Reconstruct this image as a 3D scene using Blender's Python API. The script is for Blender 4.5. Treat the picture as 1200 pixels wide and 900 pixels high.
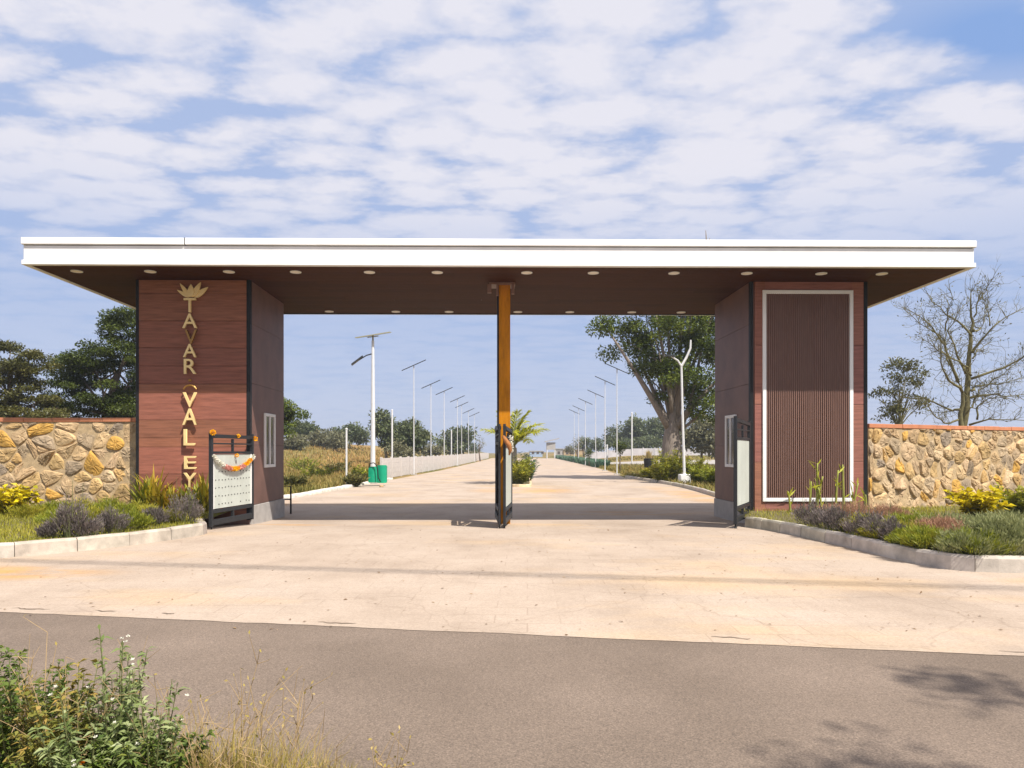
import bpy, math, random
import numpy as np
from mathutils import Vector, Matrix
R = math.radians
SC = bpy.context.scene
COL = SC.collection
for o in list(bpy.data.objects): bpy.data.objects.remove(o)

# ------------------------------------------------------------------ camera, sky, sun, exposure
EYE = 1.6
cam_d = bpy.data.cameras.new('camera'); cam = bpy.data.objects.new('camera', cam_d); COL.objects.link(cam)
cam_d.sensor_width = 36; cam_d.lens = 25.8; cam_d.shift_x = 0.010; cam_d.shift_y = 0.0658
cam_d.clip_start = 0.05; cam_d.clip_end = 6000
cam.location = (0, 0, EYE); cam.rotation_euler = (R(90), 0, 0)
SC.camera = cam
SUN_DIR = Vector((-0.48, 0.53, -1.0)).normalized()
SUN_EL = math.asin(-SUN_DIR.z)
SUN_ROT = math.atan2(-SUN_DIR.x, -SUN_DIR.y)
SKY_STRENGTH = 0.068
SUN_STRENGTH = 5.0
SC.view_settings.view_transform = 'Standard'; SC.view_settings.look = 'None'
SC.view_settings.exposure = 0.55; SC.view_settings.gamma = 1.0
SC.view_settings.use_curve_mapping = False

PATCH_OFF = (9.3, 4.0, 0)
def build_world():
    w = bpy.data.worlds.new('World'); SC.world = w; w.use_nodes = True
    nt = w.node_tree; N = nt.nodes; Lk = nt.links; N.clear()
    out = N.new('ShaderNodeOutputWorld'); bg = N.new('ShaderNodeBackground')
    bg.inputs['Strength'].default_value = SKY_STRENGTH
    sky = N.new('ShaderNodeTexSky'); sky.sky_type = 'NISHITA'; sky.sun_disc = False
    sky.sun_elevation = SUN_EL; sky.sun_rotation = SUN_ROT
    sky.air_density = 1.0; sky.dust_density = 1.2; sky.ozone_density = 1.6
    tc = N.new('ShaderNodeTexCoord')
    sep = N.new('ShaderNodeSeparateXYZ'); Lk.new(tc.outputs['Generated'], sep.inputs[0])
    def m(op, a, b=None, c=None):
        n = N.new('ShaderNodeMath'); n.operation = op
        for i, v in enumerate((a, b, c)):
            if v is None: continue
            if isinstance(v, (int, float)): n.inputs[i].default_value = v
            else: Lk.new(v, n.inputs[i])
        return n.outputs[0]
    zz = m('MAXIMUM', sep.outputs[2], 0.0); den = m('ADD', zz, 0.07)
    u = m('DIVIDE', sep.outputs[0], den); v = m('DIVIDE', sep.outputs[1], den)
    cmb = N.new('ShaderNodeCombineXYZ'); Lk.new(u, cmb.inputs[0]); Lk.new(v, cmb.inputs[1])
    def noise(scale, detail, rough, dist, off, sx=1.0, sy=1.0):
        mp = N.new('ShaderNodeMapping'); mp.inputs['Scale'].default_value = (sx, sy, 1)
        mp.inputs['Location'].default_value = off; Lk.new(cmb.outputs[0], mp.inputs[0])
        n = N.new('ShaderNodeTexNoise'); n.inputs['Scale'].default_value = scale
        n.inputs['Detail'].default_value = detail; n.inputs['Roughness'].default_value = rough
        n.inputs['Distortion'].default_value = dist
        Lk.new(mp.outputs[0], n.inputs['Vector']); return n.outputs['Fac']
    wn = N.new('ShaderNodeTexNoise'); wn.inputs['Scale'].default_value = 3.2; wn.inputs['Detail'].default_value = 4
    Lk.new(cmb.outputs[0], wn.inputs['Vector'])
    wv_ = N.new('ShaderNodeVectorMath'); wv_.operation = 'MULTIPLY_ADD'; Lk.new(wn.outputs['Color'], wv_.inputs[0])
    wv_.inputs[1].default_value = (.26, .22, 0); Lk.new(cmb.outputs[0], wv_.inputs[2])
    mpv = N.new('ShaderNodeMapping'); mpv.inputs['Scale'].default_value = (.62, 1.0, 1); mpv.inputs['Location'].default_value = (1.3, 2.1, 0); Lk.new(wv_.outputs[0], mpv.inputs[0])
    vor = N.new('ShaderNodeTexVoronoi'); vor.voronoi_dimensions = '2D'; vor.feature = 'SMOOTH_F1'; vor.inputs['Scale'].default_value = 6.2; vor.inputs['Smoothness'].default_value = .22
    Lk.new(mpv.outputs[0], vor.inputs['Vector'])
    puff = noise(6.5, 6, 0.55, 0.1, (3.1, 1.7, 0), .62, 1.1)
    patch = noise(0.85, 2, 0.5, 0.2, PATCH_OFF)
    fine = noise(14.0, 5, 0.62, 0.1, (1.0, 8.0, 0), .9, 1.1)
    dens = m('ADD', m('MULTIPLY', m('SUBTRACT', .75, vor.outputs['Distance']), .62), m('ADD', m('MULTIPLY', puff, .50), m('ADD', m('MULTIPLY', patch, 0.80), m('MULTIPLY', fine, 0.34))))
    du = m('DIVIDE', m('SUBTRACT', u, 1.06), .26); dv = m('DIVIDE', m('SUBTRACT', v, 1.50), .13)
    hole = m('EXPONENT', m('MULTIPLY', m('ADD', m('MULTIPLY', du, du), m('MULTIPLY', dv, dv)), -1.0))
    dens = m('SUBTRACT', dens, m('MULTIPLY', hole, .42))
    hz = N.new('ShaderNodeMapRange'); hz.interpolation_type = 'SMOOTHSTEP'
    Lk.new(sep.outputs[2], hz.inputs[0]); hz.inputs[1].default_value = 0.16; hz.inputs[2].default_value = 0.36
    mask = N.new('ShaderNodeMapRange'); mask.interpolation_type = 'SMOOTHSTEP'
    Lk.new(dens, mask.inputs[0]); mask.inputs[1].default_value = 0.58; mask.inputs[2].default_value = 0.95
    core = N.new('ShaderNodeMapRange'); Lk.new(m('ADD', dens, m('MULTIPLY', m('SUBTRACT', fine, .5), .35)), core.inputs[0])
    core.inputs[1].default_value = 0.80; core.inputs[2].default_value = 1.12
    ccol = N.new('ShaderNodeMixRGB'); Lk.new(core.outputs[0], ccol.inputs[0])
    ccol.inputs[1].default_value = (6.1, 6.55, 8.2, 1); ccol.inputs[2].default_value = (8.7, 8.5, 9.1, 1)
    # pale haze low down
    hzc = N.new('ShaderNodeMapRange'); hzc.interpolation_type = 'SMOOTHSTEP'
    Lk.new(sep.outputs[2], hzc.inputs[0]); hzc.inputs[1].default_value = 0.0; hzc.inputs[2].default_value = 0.42
    hzc.inputs[3].default_value = 0.0; hzc.inputs[4].default_value = 1.0
    hcol = N.new('ShaderNodeMixRGB'); Lk.new(hzc.outputs[0], hcol.inputs[0])
    hcol.inputs[1].default_value = (4.9, 5.8, 8.3, 1); hcol.inputs[2].default_value = (2.8, 4.5, 8.3, 1)
    base = N.new('ShaderNodeMixRGB'); base.inputs[0].default_value = .85
    Lk.new(sky.outputs[0], base.inputs[1]); Lk.new(hcol.outputs[0], base.inputs[2])
    veil = m('MULTIPLY', m('SUBTRACT', 1.0, m('MINIMUM', m('MULTIPLY', hole, 1.3), 1.0)), .48)
    mk = m('MULTIPLY', m('MAXIMUM', mask.outputs[0], veil), m('MULTIPLY', m('ADD', m('MULTIPLY', hz.outputs[0], 0.8), 0.18), 0.93))
    mix = N.new('ShaderNodeMixRGB'); Lk.new(mk, mix.inputs[0])
    Lk.new(base.outputs[0], mix.inputs[1]); Lk.new(ccol.outputs[0], mix.inputs[2])
    Lk.new(mix.outputs[0], bg.inputs['Color']); Lk.new(bg.outputs[0], out.inputs[0])
build_world()
sd = bpy.data.lights.new('sun', 'SUN'); sun = bpy.data.objects.new('sun', sd); COL.objects.link(sun)
sd.energy = SUN_STRENGTH; sd.angle = R(0.53); sd.color = (1.0, 0.94, 0.85)
sun.rotation_euler = SUN_DIR.to_track_quat('-Z', 'Y').to_euler(); sun.location = (10, -10, 30)

# ------------------------------------------------------------------ materials
def mat(name, col, rough=0.6, var=0.12, scale=6.0, bump=0.0, bscale=40.0, metal=0.0, spec=0.4, stretch=(1, 1, 1), attr=None, detail=6):
    m = bpy.data.materials.new(name); m.use_nodes = True
    nt = m.node_tree; N = nt.nodes; Lk = nt.links
    b = N['Principled BSDF']; b.inputs['Roughness'].default_value = rough; b.inputs['Metallic'].default_value = metal
    b.inputs['Specular IOR Level'].default_value = spec
    tc = N.new('ShaderNodeTexCoord'); mp = N.new('ShaderNodeMapping'); mp.inputs['Scale'].default_value = stretch
    Lk.new(tc.outputs['Object'], mp.inputs[0])
    n = N.new('ShaderNodeTexNoise'); n.inputs['Scale'].default_value = scale; n.inputs['Detail'].default_value = detail
    n.inputs['Roughness'].default_value = 0.62
    Lk.new(mp.outputs[0], n.inputs['Vector'])
    hv = N.new('ShaderNodeMapRange'); Lk.new(n.outputs['Fac'], hv.inputs[0])
    hv.inputs[1].default_value = 0.3; hv.inputs[2].default_value = 0.7
    hv.inputs[3].default_value = 1 - var; hv.inputs[4].default_value = 1 + var
    mx = N.new('ShaderNodeVectorMath'); mx.operation = 'SCALE'
    if attr:
        a = N.new('ShaderNodeAttribute'); a.attribute_name = attr; Lk.new(a.outputs['Color'], mx.inputs[0])
    else: mx.inputs[0].default_value = col[:3]
    Lk.new(hv.outputs[0], mx.inputs['Scale'])
    Lk.new(mx.outputs[0], b.inputs['Base Color'])
    if bump:
        n2 = N.new('ShaderNodeTexNoise'); n2.inputs['Scale'].default_value = bscale; n2.inputs['Detail'].default_value = 5
        Lk.new(mp.outputs[0], n2.inputs['Vector'])
        bp = N.new('ShaderNodeBump'); bp.inputs['Strength'].default_value = bump; bp.inputs['Distance'].default_value = 0.02
        Lk.new(n2.outputs['Fac'], bp.inputs['Height']); Lk.new(bp.outputs[0], b.inputs['Normal'])
    return m

LEAF_GAIN = 1.35
def leafmat(name, cols, rough=0.5, trans=0.3):
    m = bpy.data.materials.new(name); m.use_nodes = True
    nt = m.node_tree; N = nt.nodes; Lk = nt.links
    b = N['Principled BSDF']; out = N['Material Output']
    b.inputs['Roughness'].default_value = rough; b.inputs['Specular IOR Level'].default_value = 0.3
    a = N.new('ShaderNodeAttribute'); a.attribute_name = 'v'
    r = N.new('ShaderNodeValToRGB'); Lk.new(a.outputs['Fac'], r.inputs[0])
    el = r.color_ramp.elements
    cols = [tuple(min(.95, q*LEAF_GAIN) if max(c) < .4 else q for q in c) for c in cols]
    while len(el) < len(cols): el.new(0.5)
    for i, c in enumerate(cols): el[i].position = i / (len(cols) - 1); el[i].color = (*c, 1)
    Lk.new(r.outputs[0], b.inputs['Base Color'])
    t = N.new('ShaderNodeBsdfTranslucent'); Lk.new(r.outputs[0], t.inputs['Color'])
    mx = N.new('ShaderNodeMixShader'); mx.inputs[0].default_value = trans
    Lk.new(b.outputs[0], mx.inputs[1]); Lk.new(t.outputs[0], mx.inputs[2]); Lk.new(mx.outputs[0], out.inputs['Surface'])
    return m

M = {}
M['white'] = mat('white_paint', (0.78, 0.775, 0.76), 0.5, 0.08, 1.2, stretch=(1.5, 1, .5))
M['cladding'] = mat('brown_cladding', None, 0.55, 0.30, 2.2, 0.12, 30, stretch=(.7, 1, 9), attr='c', spec=.25)
M['side_cladding'] = mat('brown_side_panel', None, 0.55, 0.2, 1.6, 0.05, 60, attr='c')
M['soffit'] = mat('soffit_board', None, 0.7, 0.15, 3.0, 0.05, 50, spec=0.12, stretch=(1, 6, 1), attr='c')
M['slat'] = mat('slat_brown', (0.19, 0.105, 0.080), 0.5, 0.12, 5, stretch=(4, 4, 0.6))
M['dark'] = mat('dark_metal', (0.014, 0.014, 0.015), 0.5, 0.15, 8, spec=.2)
M['gate_grey'] = mat('gate_paint', (0.020, 0.022, 0.025), 0.45, 0.18, 9, spec=.3)
M['sheet'] = mat('pale_sheet', (0.50, 0.53, 0.48), 0.45, 0.10, 2.5, stretch=(1, 1, 0.4))
M['concrete_grey'] = mat('plinth_concrete', (0.36, 0.34, 0.32), 0.8, 0.15, 5, 0.15, 50)
M['kerb'] = mat('kerb_concrete', None, 0.85, 0.3, 3.5, 0.2, 60, attr='c')
M['gold'] = mat('gold_metal', (0.80, 0.60, 0.27), 0.4, 0.08, 6, metal=0.15)
M['shaded_gold_bronze'] = mat('shaded_gold_bronze_metal', (0.30, 0.16, 0.04), 0.4, 0.1, 6, metal=0.5)  # gold darkened in colour as if shaded, for one V; bronze for the ornament
M['orange_col'] = mat('orange_brown_paint', (0.46, 0.175, 0.006), 0.6, 0.3, 3, spec=.12, stretch=(3, 3, 0.6))
M['stone'] = mat('stone', None, 0.9, 0.34, 5, 0.9, 16, attr='c')
M['mortar'] = mat('mortar', (0.43, 0.315, 0.18), 0.95, 0.25, 9, 0.6, 60)
M['coping'] = mat('terracotta_coping', (0.48, 0.19, 0.095), 0.8, 0.15, 5, 0.1, 50)
M['soil'] = mat('soil', (0.12, 0.10, 0.045), 0.95, 0.35, 6, 0.4, 30)
M['bark'] = mat('bark', (0.17, 0.13, 0.10), 0.9, 0.3, 5, 0.6, 14, stretch=(3, 3, 0.7))
M['grey_bark'] = mat('grey_bark', (0.20, 0.165, 0.135), 0.9, 0.35, 4, 0.7, 12, stretch=(4, 4, 0.5))
M['bark_green'] = mat('mossy_bark', (0.14, 0.125, 0.055), 0.9, 0.35, 3, 0.4, 20)
M['pale_bark'] = mat('pale_bark', (0.35, 0.31, 0.25), 0.9, 0.3, 5, 0.6, 14, stretch=(3, 3, 0.7))
M['stem'] = mat('stem', (0.13, 0.14, 0.05), 0.7, 0.2, 10)
M['dry_stem'] = mat('dry_stem', (0.36, 0.25, 0.12), 0.8, 0.2, 10)
M['galv'] = mat('galvanised_pole', (0.62, 0.62, 0.62), 0.5, 0.08, 4)
M['lamp_dark'] = mat('lamp_panel', (0.03, 0.033, 0.035), 0.4, 0.1, 5)
M['lamp_olive'] = mat('lamp_frame', (0.30, 0.29, 0.20), 0.5, 0.1, 5)
M['green_plastic'] = mat('green_sheet', (0.0, 0.29, 0.155), 0.5, 0.10, 4)
M['precast'] = mat('precast_concrete', (0.50, 0.46, 0.43), 0.85, 0.12, 2.5, 0.1, 30)
M['lightdisc'] = mat('diffuser', (0.85, 0.80, 0.70), 0.5, 0.02, 3)
M['glass'] = mat('window_glass', (0.10, 0.085, 0.08), 0.12, 0.1, 2, spec=0.6)
M['shed'] = mat('shed_wall', (0.36, 0.34, 0.32), 0.9, 0.1, 1)
M['rust'] = mat('rusty_cloth', (0.32, 0.13, 0.04), 0.8, 0.25, 12)
L = {}
L['broad'] = leafmat('leaf_broad', [(0.022, 0.032, 0.006), (0.054, 0.074, 0.012), (0.12, 0.14, 0.026)])
L['olive'] = leafmat('leaf_olive', [(0.032, 0.036, 0.012), (0.080, 0.080, 0.020), (0.16, 0.140, 0.042)])
L['bright'] = leafmat('leaf_bright', [(0.028, 0.042, 0.007), (0.072, 0.100, 0.013), (0.16, 0.18, 0.026)])
L['far'] = leafmat('leaf_far_hazed', [(0.050, 0.066, 0.030), (0.085, 0.105, 0.042), (0.15, 0.155, 0.070)])  # distance haze put into the leaf colour: paler and greyer
L['far_olive'] = leafmat('leaf_far_olive_hazed', [(0.075, 0.080, 0.045), (0.135, 0.130, 0.068), (0.20, 0.18, 0.10)])  # olive leaves, likewise paled and greyed in colour for distance haze
L['yellow'] = leafmat('leaf_yellow', [(0.06, 0.10, 0.01), (0.56, 0.46, 0.012), (0.78, 0.62, 0.02)], 0.45)
L['ygreen'] = leafmat('leaf_yellow_green', [(0.06, 0.08, 0.01), (0.17, 0.18, 0.015), (0.32, 0.27, 0.02)], 0.45)
L['canna'] = leafmat('leaf_canna', [(0.06, 0.09, 0.010), (0.27, 0.22, 0.015), (0.45, 0.24, 0.03)], 0.45)
L['purple'] = leafmat('leaf_purple', [(0.060, 0.052, 0.046), (0.125, 0.105, 0.095), (0.25, 0.20, 0.185)], 0.6)
L['pink'] = leafmat('leaf_pink', [(0.16, 0.09, 0.05), (0.32, 0.18, 0.11), (0.45, 0.29, 0.19)], 0.7)
L['mid'] = leafmat('leaf_mid', [(0.065, 0.085, 0.010), (0.16, 0.185, 0.016), (0.30, 0.29, 0.032)])
L['greygreen'] = leafmat('leaf_grey_green', [(0.08, 0.095, 0.036), (0.17, 0.185, 0.072), (0.29, 0.29, 0.13)], 0.6)
L['lawn'] = leafmat('grass_lawn', [(0.10, 0.11, 0.010), (0.23, 0.22, 0.018), (0.37, 0.31, 0.045)], 0.6)
L['field'] = leafmat('grass_field', [(0.10, 0.105, 0.02), (0.22, 0.165, 0.045), (0.38, 0.22, 0.085)], 0.7)
L['dry'] = leafmat('grass_dry', [(0.12, 0.12, 0.02), (0.30, 0.23, 0.06), (0.50, 0.38, 0.17)], 0.7)
L['teal'] = leafmat('leaf_teal', [(0.03, 0.07, 0.04), (0.06, 0.12, 0.075), (0.10, 0.17, 0.10)])
L['fg'] = leafmat('leaf_foreground', [(0.020, 0.040, 0.008), (0.060, 0.100, 0.016), (0.17, 0.19, 0.035)], 0.55)
L['fgpale'] = leafmat('leaf_pale', [(0.05, 0.08, 0.02), (0.13, 0.17, 0.05), (0.30, 0.33, 0.16)], 0.45)
L['fgmix'] = leafmat('leaf_mixed', [(0.05, 0.07, 0.012), (0.16, 0.16, 0.03), (0.36, 0.22, 0.06)], 0.5)
L['palm'] = leafmat('leaf_palm', [(0.13, 0.16, 0.012), (0.32, 0.33, 0.02), (0.50, 0.48, 0.04)], 0.45)
L['orange'] = leafmat('petal_orange', [(0.70, 0.16, 0.01), (0.85, 0.26, 0.01), (0.9, 0.45, 0.03)], 0.6)
L['marigold'] = leafmat('petal_marigold', [(0.80, 0.30, 0.0), (0.90, 0.48, 0.005), (0.95, 0.62, 0.02)], 0.6)
L['garland_pink'] = leafmat('petal_pink', [(0.62, 0.22, 0.18), (0.75, 0.35, 0.30), (0.80, 0.5, 0.4)], 0.6)
L['petal_white'] = leafmat('petal_white', [(0.70, 0.68, 0.55), (0.80, 0.78, 0.68), (0.85, 0.84, 0.78)], 0.6)

# ------------------------------------------------------------------ helpers
class MB:
    def __init__(s): s.v = []; s.f = []; s.c = []; s.cur = None
    def add(s, vs, fs):
        n = len(s.v); s.v += [tuple(p) for p in vs]
        s.f += [tuple(i + n for i in f) for f in fs]
        s.c += [s.cur] * len(fs)
    def box(s, x0, x1, y0, y1, z0, z1, b=0.0):
        if b <= 0:
            s.add([(x0,y0,z0),(x1,y0,z0),(x1,y1,z0),(x0,y1,z0),(x0,y0,z1),(x1,y0,z1),(x1,y1,z1),(x0,y1,z1)],
                  [(0,3,2,1),(4,5,6,7),(0,1,5,4),(1,2,6,5),(2,3,7,6),(3,0,4,7)])
        else:   # chamfer all edges
            vs = []; idx = {}
            X = (x0, x1); Y = (y0, y1); Z = (z0, z1)
            for i in (0,1):
                for j in (0,1):
                    for k in (0,1):
                        sx = b if i == 0 else -b; sy = b if j == 0 else -b; sz = b if k == 0 else -b
                        idx[i,j,k,'x'] = len(vs); vs.append((X[i], Y[j]+sy, Z[k]+sz))
                        idx[i,j,k,'y'] = len(vs); vs.append((X[i]+sx, Y[j], Z[k]+sz))
                        idx[i,j,k,'z'] = len(vs); vs.append((X[i]+sx, Y[j]+sy, Z[k]))
            I = lambda i,j,k,a: idx[i,j,k,a]
            fs = []
            for i in (0,1): fs.append([I(i,0,0,'x'),I(i,1,0,'x'),I(i,1,1,'x'),I(i,0,1,'x')][::1 if i else -1])
            for j in (0,1): fs.append([I(0,j,0,'y'),I(1,j,0,'y'),I(1,j,1,'y'),I(0,j,1,'y')][::-1 if j else 1])
            for k in (0,1): fs.append([I(0,0,k,'z'),I(1,0,k,'z'),I(1,1,k,'z'),I(0,1,k,'z')][::1 if k else -1])
            for j in (0,1):
                for k in (0,1): fs.append([I(0,j,k,'y'),I(1,j,k,'y'),I(1,j,k,'z'),I(0,j,k,'z')][::1 if (j == k) == False else -1])
            for i in (0,1):
                for k in (0,1): fs.append([I(i,0,k,'x'),I(i,1,k,'x'),I(i,1,k,'z'),I(i,0,k,'z')][::1 if (i == k) else -1])
            for i in (0,1):
                for j in (0,1): fs.append([I(i,j,0,'x'),I(i,j,1,'x'),I(i,j,1,'y'),I(i,j,0,'y')][::1 if (i != j) else -1])
            for i in (0,1):
                for j in (0,1):
                    for k in (0,1): fs.append([I(i,j,k,'x'),I(i,j,k,'y'),I(i,j,k,'z')][::1 if (i+j+k) % 2 == 1 else -1])
            s.add(vs, fs)
    def tube(s, pts, rad, n=6, cap=True):
        pts = [Vector(p) for p in pts]
        if isinstance(rad, (int, float)): rad = [rad] * len(pts)
        vs = []; fs = []; ref = None
        for i, p in enumerate(pts):
            d = (pts[min(i+1, len(pts)-1)] - pts[max(i-1, 0)])
            d = d.normalized() if d.length > 1e-9 else Vector((0,0,1))
            if ref is None: ref = d.orthogonal().normalized()
            ref = (ref - d * ref.dot(d)); ref = ref.normalized() if ref.length > 1e-6 else d.orthogonal().normalized()
            w = d.cross(ref)
            for k in range(n):
                a = 2*math.pi*k/n
                vs.append(p + (ref*math.cos(a) + w*math.sin(a))*rad[i])
        for i in range(len(pts)-1):
            for k in range(n):
                fs.append((i*n+k, i*n+(k+1)%n, (i+1)*n+(k+1)%n, (i+1)*n+k))
        if cap:
            fs.append(tuple(range(n-1, -1, -1))); fs.append(tuple((len(pts)-1)*n+k for k in range(n)))
        s.add(vs, fs)
    def ball(s, c, r, n=8, m=5, sq=(1,1,1)):
        vs = [(c[0], c[1], c[2]-r*sq[2])]; fs = []
        for j in range(1, m):
            t = math.pi*j/m - math.pi/2
            for k in range(n):
                a = 2*math.pi*k/n
                vs.append((c[0]+r*sq[0]*math.cos(t)*math.cos(a), c[1]+r*sq[1]*math.cos(t)*math.sin(a), c[2]+r*sq[2]*math.sin(t)))
        vs.append((c[0], c[1], c[2]+r*sq[2]))
        for k in range(n): fs.append((0, 1+(k+1)%n, 1+k))
        for j in range(m-2):
            for k in range(n):
                a = 1+j*n+k; b = 1+j*n+(k+1)%n; fs.append((a, b, b+n, a+n))
        t = len(vs)-1; o = 1+(m-2)*n
        for k in range(n): fs.append((o+k, o+(k+1)%n, t))
        s.add(vs, fs)
    def build(s, name, m, parent=None, smooth=False):
        me = bpy.data.meshes.new(name); me.from_pydata(s.v, [], s.f)
        if any(c is not None for c in s.c):
            a = me.attributes.new('c', 'FLOAT_COLOR', 'FACE')
            a.data.foreach_set('color', np.array([(*(c or (0.5,0.5,0.5)), 1) for c in s.c], dtype=np.float32).ravel())
        if smooth: me.polygons.foreach_set('use_smooth', [True]*len(me.polygons))
        me.update()
        return link(name, me, m, parent)
def link(name, me, m, parent=None):
    o = bpy.data.objects.new(name, me)
    if m and not me.materials: me.materials.append(m)
    COL.objects.link(o)
    if parent: o.parent = parent
    return o
def tag(o, label=None, cat=None, group=None, kind=None):
    if label: o['label'] = label
    if cat: o['category'] = cat
    if group: o['group'] = group
    if kind: o['kind'] = kind
    return o
def thing(name, label, cat, loc=(0,0,0), rz=0.0, group=None):
    o = bpy.data.objects.new(name, None); COL.objects.link(o); o.location = loc; o.rotation_euler = (0,0,rz)
    o.empty_display_size = 0.2
    return tag(o, label, cat, group)
def copy_tree(o, parent=None):
    c = o.copy(); COL.objects.link(c)
    if parent: c.parent = parent
    for ch in [x for x in bpy.data.objects if x.parent == o]: copy_tree(ch, c)
    return c
def sm(a, b, x):
    t = min(1.0, max(0.0, (x-a)/(b-a))); return t*t*(3-2*t)
def gz(x, y):
    z = -0.17*sm(14, 19, y)
    if y > 40:
        z += 3.2*sm(50, 125, y)*sm(9, 32, -x)
        z += 1.0*sm(95, 140, y)*sm(13, 26, x)
    return z
F = 860.0
def at(px, d): return (px-588.0)/F*d                       # where the line of sight of a column crosses depth d
def hz_(py, d): return EYE + (529.0-py)/F*d                # height at depth d

# leaf sets (numpy)
def leaves(name, pos, axis, nrm, Ln, Wd, val, m, parent=None, fold=0.15, droop=0.0):
    pos = np.asarray(pos, float); n = len(pos)
    axis = np.asarray(axis, float); axis /= np.linalg.norm(axis, axis=1)[:,None]+1e-9
    side = np.cross(axis, nrm); side /= np.linalg.norm(side, axis=1)[:,None]+1e-9
    up = np.cross(side, axis)
    Ln = np.broadcast_to(np.asarray(Ln, float), (n,))[:,None]; Wd = np.broadcast_to(np.asarray(Wd, float), (n,))[:,None]
    v = np.empty((n,4,3))
    v[:,0] = pos
    v[:,1] = pos + axis*Ln*0.45 + side*Wd*0.5 + up*Wd*fold
    v[:,2] = pos + axis*Ln; v[:,2,2] -= (droop*Ln)[:,0]
    v[:,3] = pos + axis*Ln*0.45 - side*Wd*0.5 + up*Wd*fold
    me = bpy.data.meshes.new(name)
    me.vertices.add(4*n); me.vertices.foreach_set('co', v.ravel())
    me.loops.add(4*n); me.loops.foreach_set('vertex_index', np.arange(4*n, dtype=np.int32))
    me.polygons.add(n); me.polygons.foreach_set('loop_start', np.arange(0, 4*n, 4, dtype=np.int32))
    try: me.polygons.foreach_set('loop_total', np.full(n, 4, dtype=np.int32))
    except Exception: pass
    a = me.attributes.new('v', 'FLOAT', 'FACE'); a.data.foreach_set('value', np.clip(np.asarray(val, np.float32), 0, 1))
    me.update(calc_edges=True)
    return link(name, me, m, parent)
def blades(name, pos, h, w, lean, val, m, parent=None, rng=None):
    """grass blades with one bend: a quad and a tip triangle each"""
    rng = rng or np.random.default_rng(1)
    pos = np.asarray(pos, float); n = len(pos); h = np.broadcast_to(h, (n,)); w = np.broadcast_to(w, (n,)); lean = np.broadcast_to(lean, (n,))
    a = rng.uniform(0, 2*np.pi, n); d = np.stack([np.cos(a), np.sin(a), 0*a], 1)
    b = a + np.pi/2 + rng.normal(0, .5, n); s = np.stack([np.cos(b), np.sin(b), 0*b], 1)
    v = np.empty((n,5,3)); z = np.array([0,0,1.0])
    mid = pos + d*(h*lean*0.3)[:,None] + z*(h*0.55)[:,None]
    tip = pos + d*(h*lean)[:,None] + z*(h*np.sqrt(np.clip(1-0.5*lean**2, .1, 1)))[:,None]
    v[:,0] = pos - s*(w*.5)[:,None]; v[:,1] = pos + s*(w*.5)[:,None]
    v[:,2] = mid + s*(w*.36)[:,None]; v[:,3] = mid - s*(w*.36)[:,None]; v[:,4] = tip
    me = bpy.data.meshes.new(name); me.vertices.add(5*n); me.vertices.foreach_set('co', v.ravel())
    base = np.arange(n)[:,None]*5
    li = (base + np.array([0,1,2,3,3,2,4])[None]).ravel().astype(np.int32)
    me.loops.add(7*n); me.loops.foreach_set('vertex_index', li)
    me.polygons.add(2*n)
    ls = (np.arange(n)[:,None]*7 + np.array([0,4])[None]).ravel().astype(np.int32)
    me.polygons.foreach_set('loop_start', ls)
    try: me.polygons.foreach_set('loop_total', np.tile(np.array([4,3], np.int32), n))
    except Exception: pass
    at_ = me.attributes.new('v', 'FLOAT', 'FACE'); at_.data.foreach_set('value', np.repeat(np.clip(val, 0, 1), 2).astype(np.float32))
    me.update(calc_edges=True)
    return link(name, me, m, parent)
def rdirs(rng, n):
    d = rng.normal(size=(n,3)); return d/np.linalg.norm(d, axis=1)[:,None]

# ------------------------------------------------------------------ trees and plants
def crown_points(rng, lobes, nsub, n, rsub, flat=0.6):
    """clumps inside lobes; most near the lobe surface so the outline is uneven and gaps stay open"""
    lobes = np.array(lobes, float)
    vol = lobes[:,3]*lobes[:,4]*lobes[:,5]; p = vol**0.8; p /= p.sum()
    which = rng.choice(len(lobes), nsub, p=p)
    d = rdirs(rng, nsub); r = rng.uniform(0.35, 1.05, nsub)**0.6
    subs = lobes[which,:3] + d*r[:,None]*lobes[which,3:6]
    size = rsub*rng.uniform(0.55, 1.35, nsub)
    w = size**2; w /= w.sum()
    k = rng.choice(nsub, n, p=w)
    q = rdirs(rng, n)*(rng.uniform(0, 1, n)**0.45)[:,None]
    q[:,2] *= flat
    pts = subs[k] + q*size[k][:,None]
    tone = rng.uniform(-.18, .18, nsub)[k]
    return subs, pts, q, tone
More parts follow.
